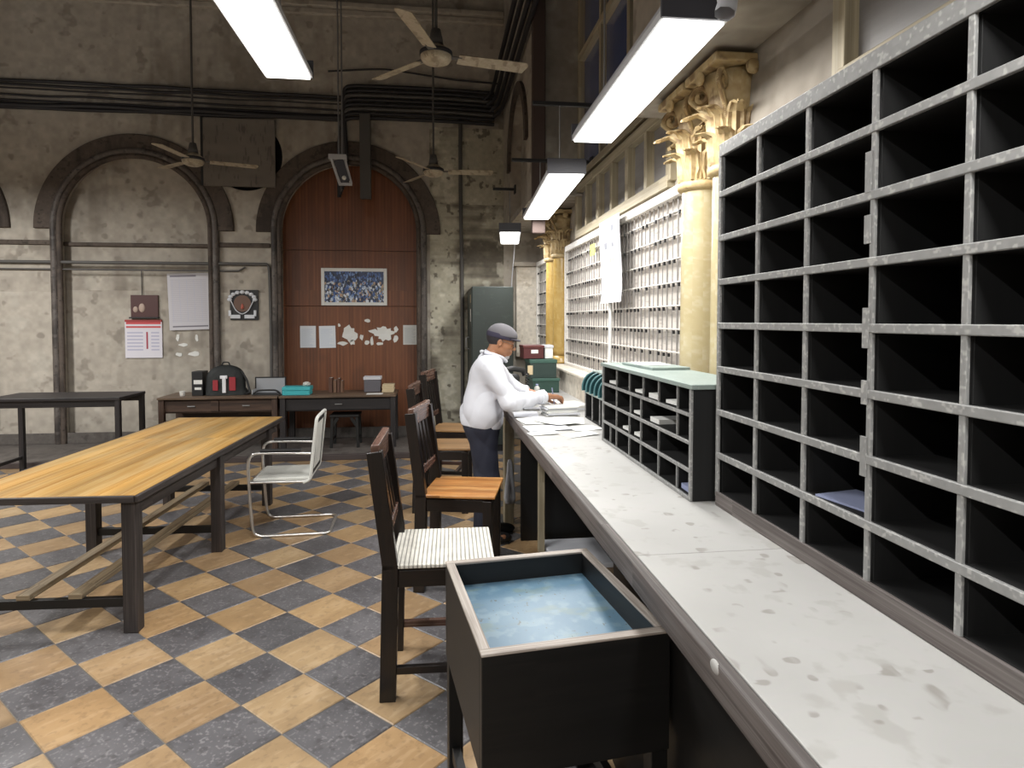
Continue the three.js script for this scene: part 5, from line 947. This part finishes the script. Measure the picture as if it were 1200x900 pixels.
  const shirtG = mesh(CS, HS, 150, [...limb(0.008), cap([J.pel[0] + 0.005, 0.93, 0.06], [J.pel[0] + 0.005, 0.93, -0.06], 0.134, 0.134, 0.05), cap([J.pel[0] + 0.008, 0.99, 0.06], [J.pel[0] + 0.008, 0.99, -0.06], 0.132, 0.132, 0.05), cap([0.005, 1.1, 0.06], [0.005, 1.1, -0.06], 0.122, 0.122, 0.05), ...arms(0.012, 0.010), cap(J.nkb, [J.nk[0], J.nk[1] - 0.03, 0], 0.07, 0.064, 0.03), fold(0.024, 0.9),
    { t: 'i', f: (x, y, z) => 0.865 - y - 0.12 * x }, { t: 'i', f: (x, y, z) => (x > -0.02 && Math.abs(z) < 0.085 && y > 1.3) ? (y - 1.405) * 0.85 - (x - 0.065) * -0.5 : -1 },
    { t: 'i', f: (x, y, z) => (z > 0 ? (x - (J.wR[0] - 0.012)) : (x - (J.wL[0] - 0.012))) }]);
  const sh = obj('shirt', shirtG, shirt, t, 'y');
  obj('collar', [tube([V(-0.002, 1.415, 0.052), V(0.06, 1.402, 0.078), V(0.13, 1.375, 0.06), V(0.165, 1.345, 0.02)], 0.013, 20, 6), tube([V(-0.002, 1.415, -0.052), V(0.06, 1.402, -0.078), V(0.13, 1.375, -0.06), V(0.165, 1.345, -0.02)], 0.013, 20, 6), tube([V(-0.002, 1.415, 0.052), V(-0.022, 1.42, 0), V(-0.002, 1.415, -0.052)], 0.014, 12, 6)], shirt, sh);
  const cuff = (w, e) => { const d = V(w[0] - e[0], w[1] - e[1], w[2] - e[2]).normalize(), q = V(...w).addScaledVector(d, -0.014), p = V(...w).addScaledVector(d, -0.062); return rod(p, q, 0.05, 20, 0.046); };
  obj('cuff', cuff(J.wR, J.eR), shirt, sh); obj('cuff', cuff(J.wL, J.eL), shirt, sh);
  obj('trousers', mesh([0.0, 0.5, 0], 0.5, 112, [cap([J.pel[0], J.pel[1] - 0.02, 0.06], [J.pel[0], J.pel[1] - 0.02, -0.06], 0.128), cap(J.hR, J.kR, 0.106, 0.082), cap(J.kR, J.aR, 0.08, 0.066), cap(J.hL, J.kL, 0.106, 0.082), cap(J.kL, J.aL, 0.08, 0.066), fold(0.012, 1), { t: 'i', f: (x, y, z) => y - 0.96 }, { t: 'i', f: (x, y, z) => 0.045 - y }]), navy, t, 'y');
  const shoe = a => { const g = mesh([a[0] + 0.07, 0.06, a[2]], 0.19, 64, [ell([a[0], 0.05, a[2]], [0.065, 0.055, 0.046], 0.03), ell([a[0] + 0.12, 0.038, a[2]], [0.095, 0.042, 0.05], 0.04), { t: 'i', f: (x, y) => 0.012 - y }]); return g; };
  for (const a of [J.aR, J.aL]) { const s = obj('shoe', shoe(a), M.black, t); obj('sole', [cb(0.26, 0.014, 0.085, a[0] + 0.065, 0.007, a[2], 0.005)], M.blackWood, s); }
  // hair, cap, glasses, grey beard
  const hm = (g, n, m, p = t) => { g.applyMatrix4(HM); return obj(n, g, m, p); };
  hm(mesh([0, 0, 0], 0.16, 72, [ell([-0.018, 0.03, 0], [0.101, 0.088, 0.083]), { t: 'i', f: (x, y, z) => Math.max(x - 0.012 + (Math.abs(z) < 0.06 ? 0.02 : 0), -0.05 - y + (x < -0.06 ? 0 : (x + 0.06) * 0.7)) }]), 'hair', std({ color: rgb(0.02, 0.016, 0.018), roughness: 0.8 }));
  const cg = hm(mesh([0, 0.05, 0], 0.16, 80, [ell([-0.012, 0.05, 0], [0.109, 0.086, 0.088]), ell([0.03, 0.055, 0], [0.08, 0.055, 0.078], 0.03), { t: 'i', f: (x, y) => 0.048 - y }]), 'cap', std({ color: rgb(0.12, 0.115, 0.125), roughness: 0.9 }));
  hm(mesh([0, 0.04, 0], 0.16, 80, [ell([-0.012, 0.045, 0], [0.112, 0.092, 0.089]), { t: 'i', f: (x, y) => Math.abs(y - 0.043) - 0.019 }]), 'cap_band', std({ color: rgb(0.03, 0.026, 0.05), roughness: 0.8 }), cg);
  hm(mesh([0.08, 0.04, 0], 0.1, 64, [ell([0.08, 0.038, 0], [0.062, 0.011, 0.072])]), 'cap_peak', std({ color: rgb(0.02, 0.018, 0.03), roughness: 0.7 }), cg);
  const gm = std({ color: rgb(0.16, 0.14, 0.12), metalness: 0.6, roughness: 0.35 });
  const gg = []; for (const s of [-1, 1]) { const r = new THREE.TorusGeometry(0.023, 0.0022, 8, 28); r.scale(1.1, 0.85, 1); r.rotateY(Math.PI / 2 - s * 0.12); r.translate(0.103, -0.004, s * 0.032); gg.push(r, rod(V(0.1, 0.002, s * 0.057), V(-0.01, 0.012, s * 0.084), 0.002, 6)); } gg.push(rod(V(0.106, 0.0, -0.008), V(0.106, 0.0, 0.008), 0.002, 6));
  const gl = hm(mergeGeometries(gg.map(prep)), 'glasses', gm);
  const lens = []; for (const s of [-1, 1]) { const q = new THREE.CylinderGeometry(0.022, 0.022, 0.0015, 24); q.rotateZ(Math.PI / 2); q.scale(1, 0.85, 1.1); q.rotateY(-s * 0.12); q.translate(0.103, -0.004, s * 0.032); lens.push(q); }
  hm(mergeGeometries(lens.map(prep)), 'lens', new THREE.MeshPhysicalMaterial({ color: rgb(1, 1, 1), transmission: 1, thickness: 0, roughness: 0.02, ior: 1.5 }), gl);
  hm(mesh([0.05, -0.08, 0], 0.08, 64, [ell([0.055, -0.098, 0], [0.033, 0.03, 0.038]), cap([0.088, -0.05, 0], [0.082, -0.052, 0.022], 0.0075, 0.005, 0.004), cap([0.088, -0.05, 0], [0.082, -0.052, -0.022], 0.0075, 0.005, 0.004), { t: 'i', f: (x, y) => y + 0.042 }]), 'beard', std({ color: rgb(0.36, 0.35, 0.36), roughness: 0.9 }));
  // pen in the right hand
  const pen = obj('pen', rod(V(0.915, 1.02, -4.665), V(0.885, 1.15, -4.61), 0.0045, 10), M.bluePaper); tag(pen, 'slim pen held in the hand over the letters', 'pen');
}

renderer.render(scene, camera);
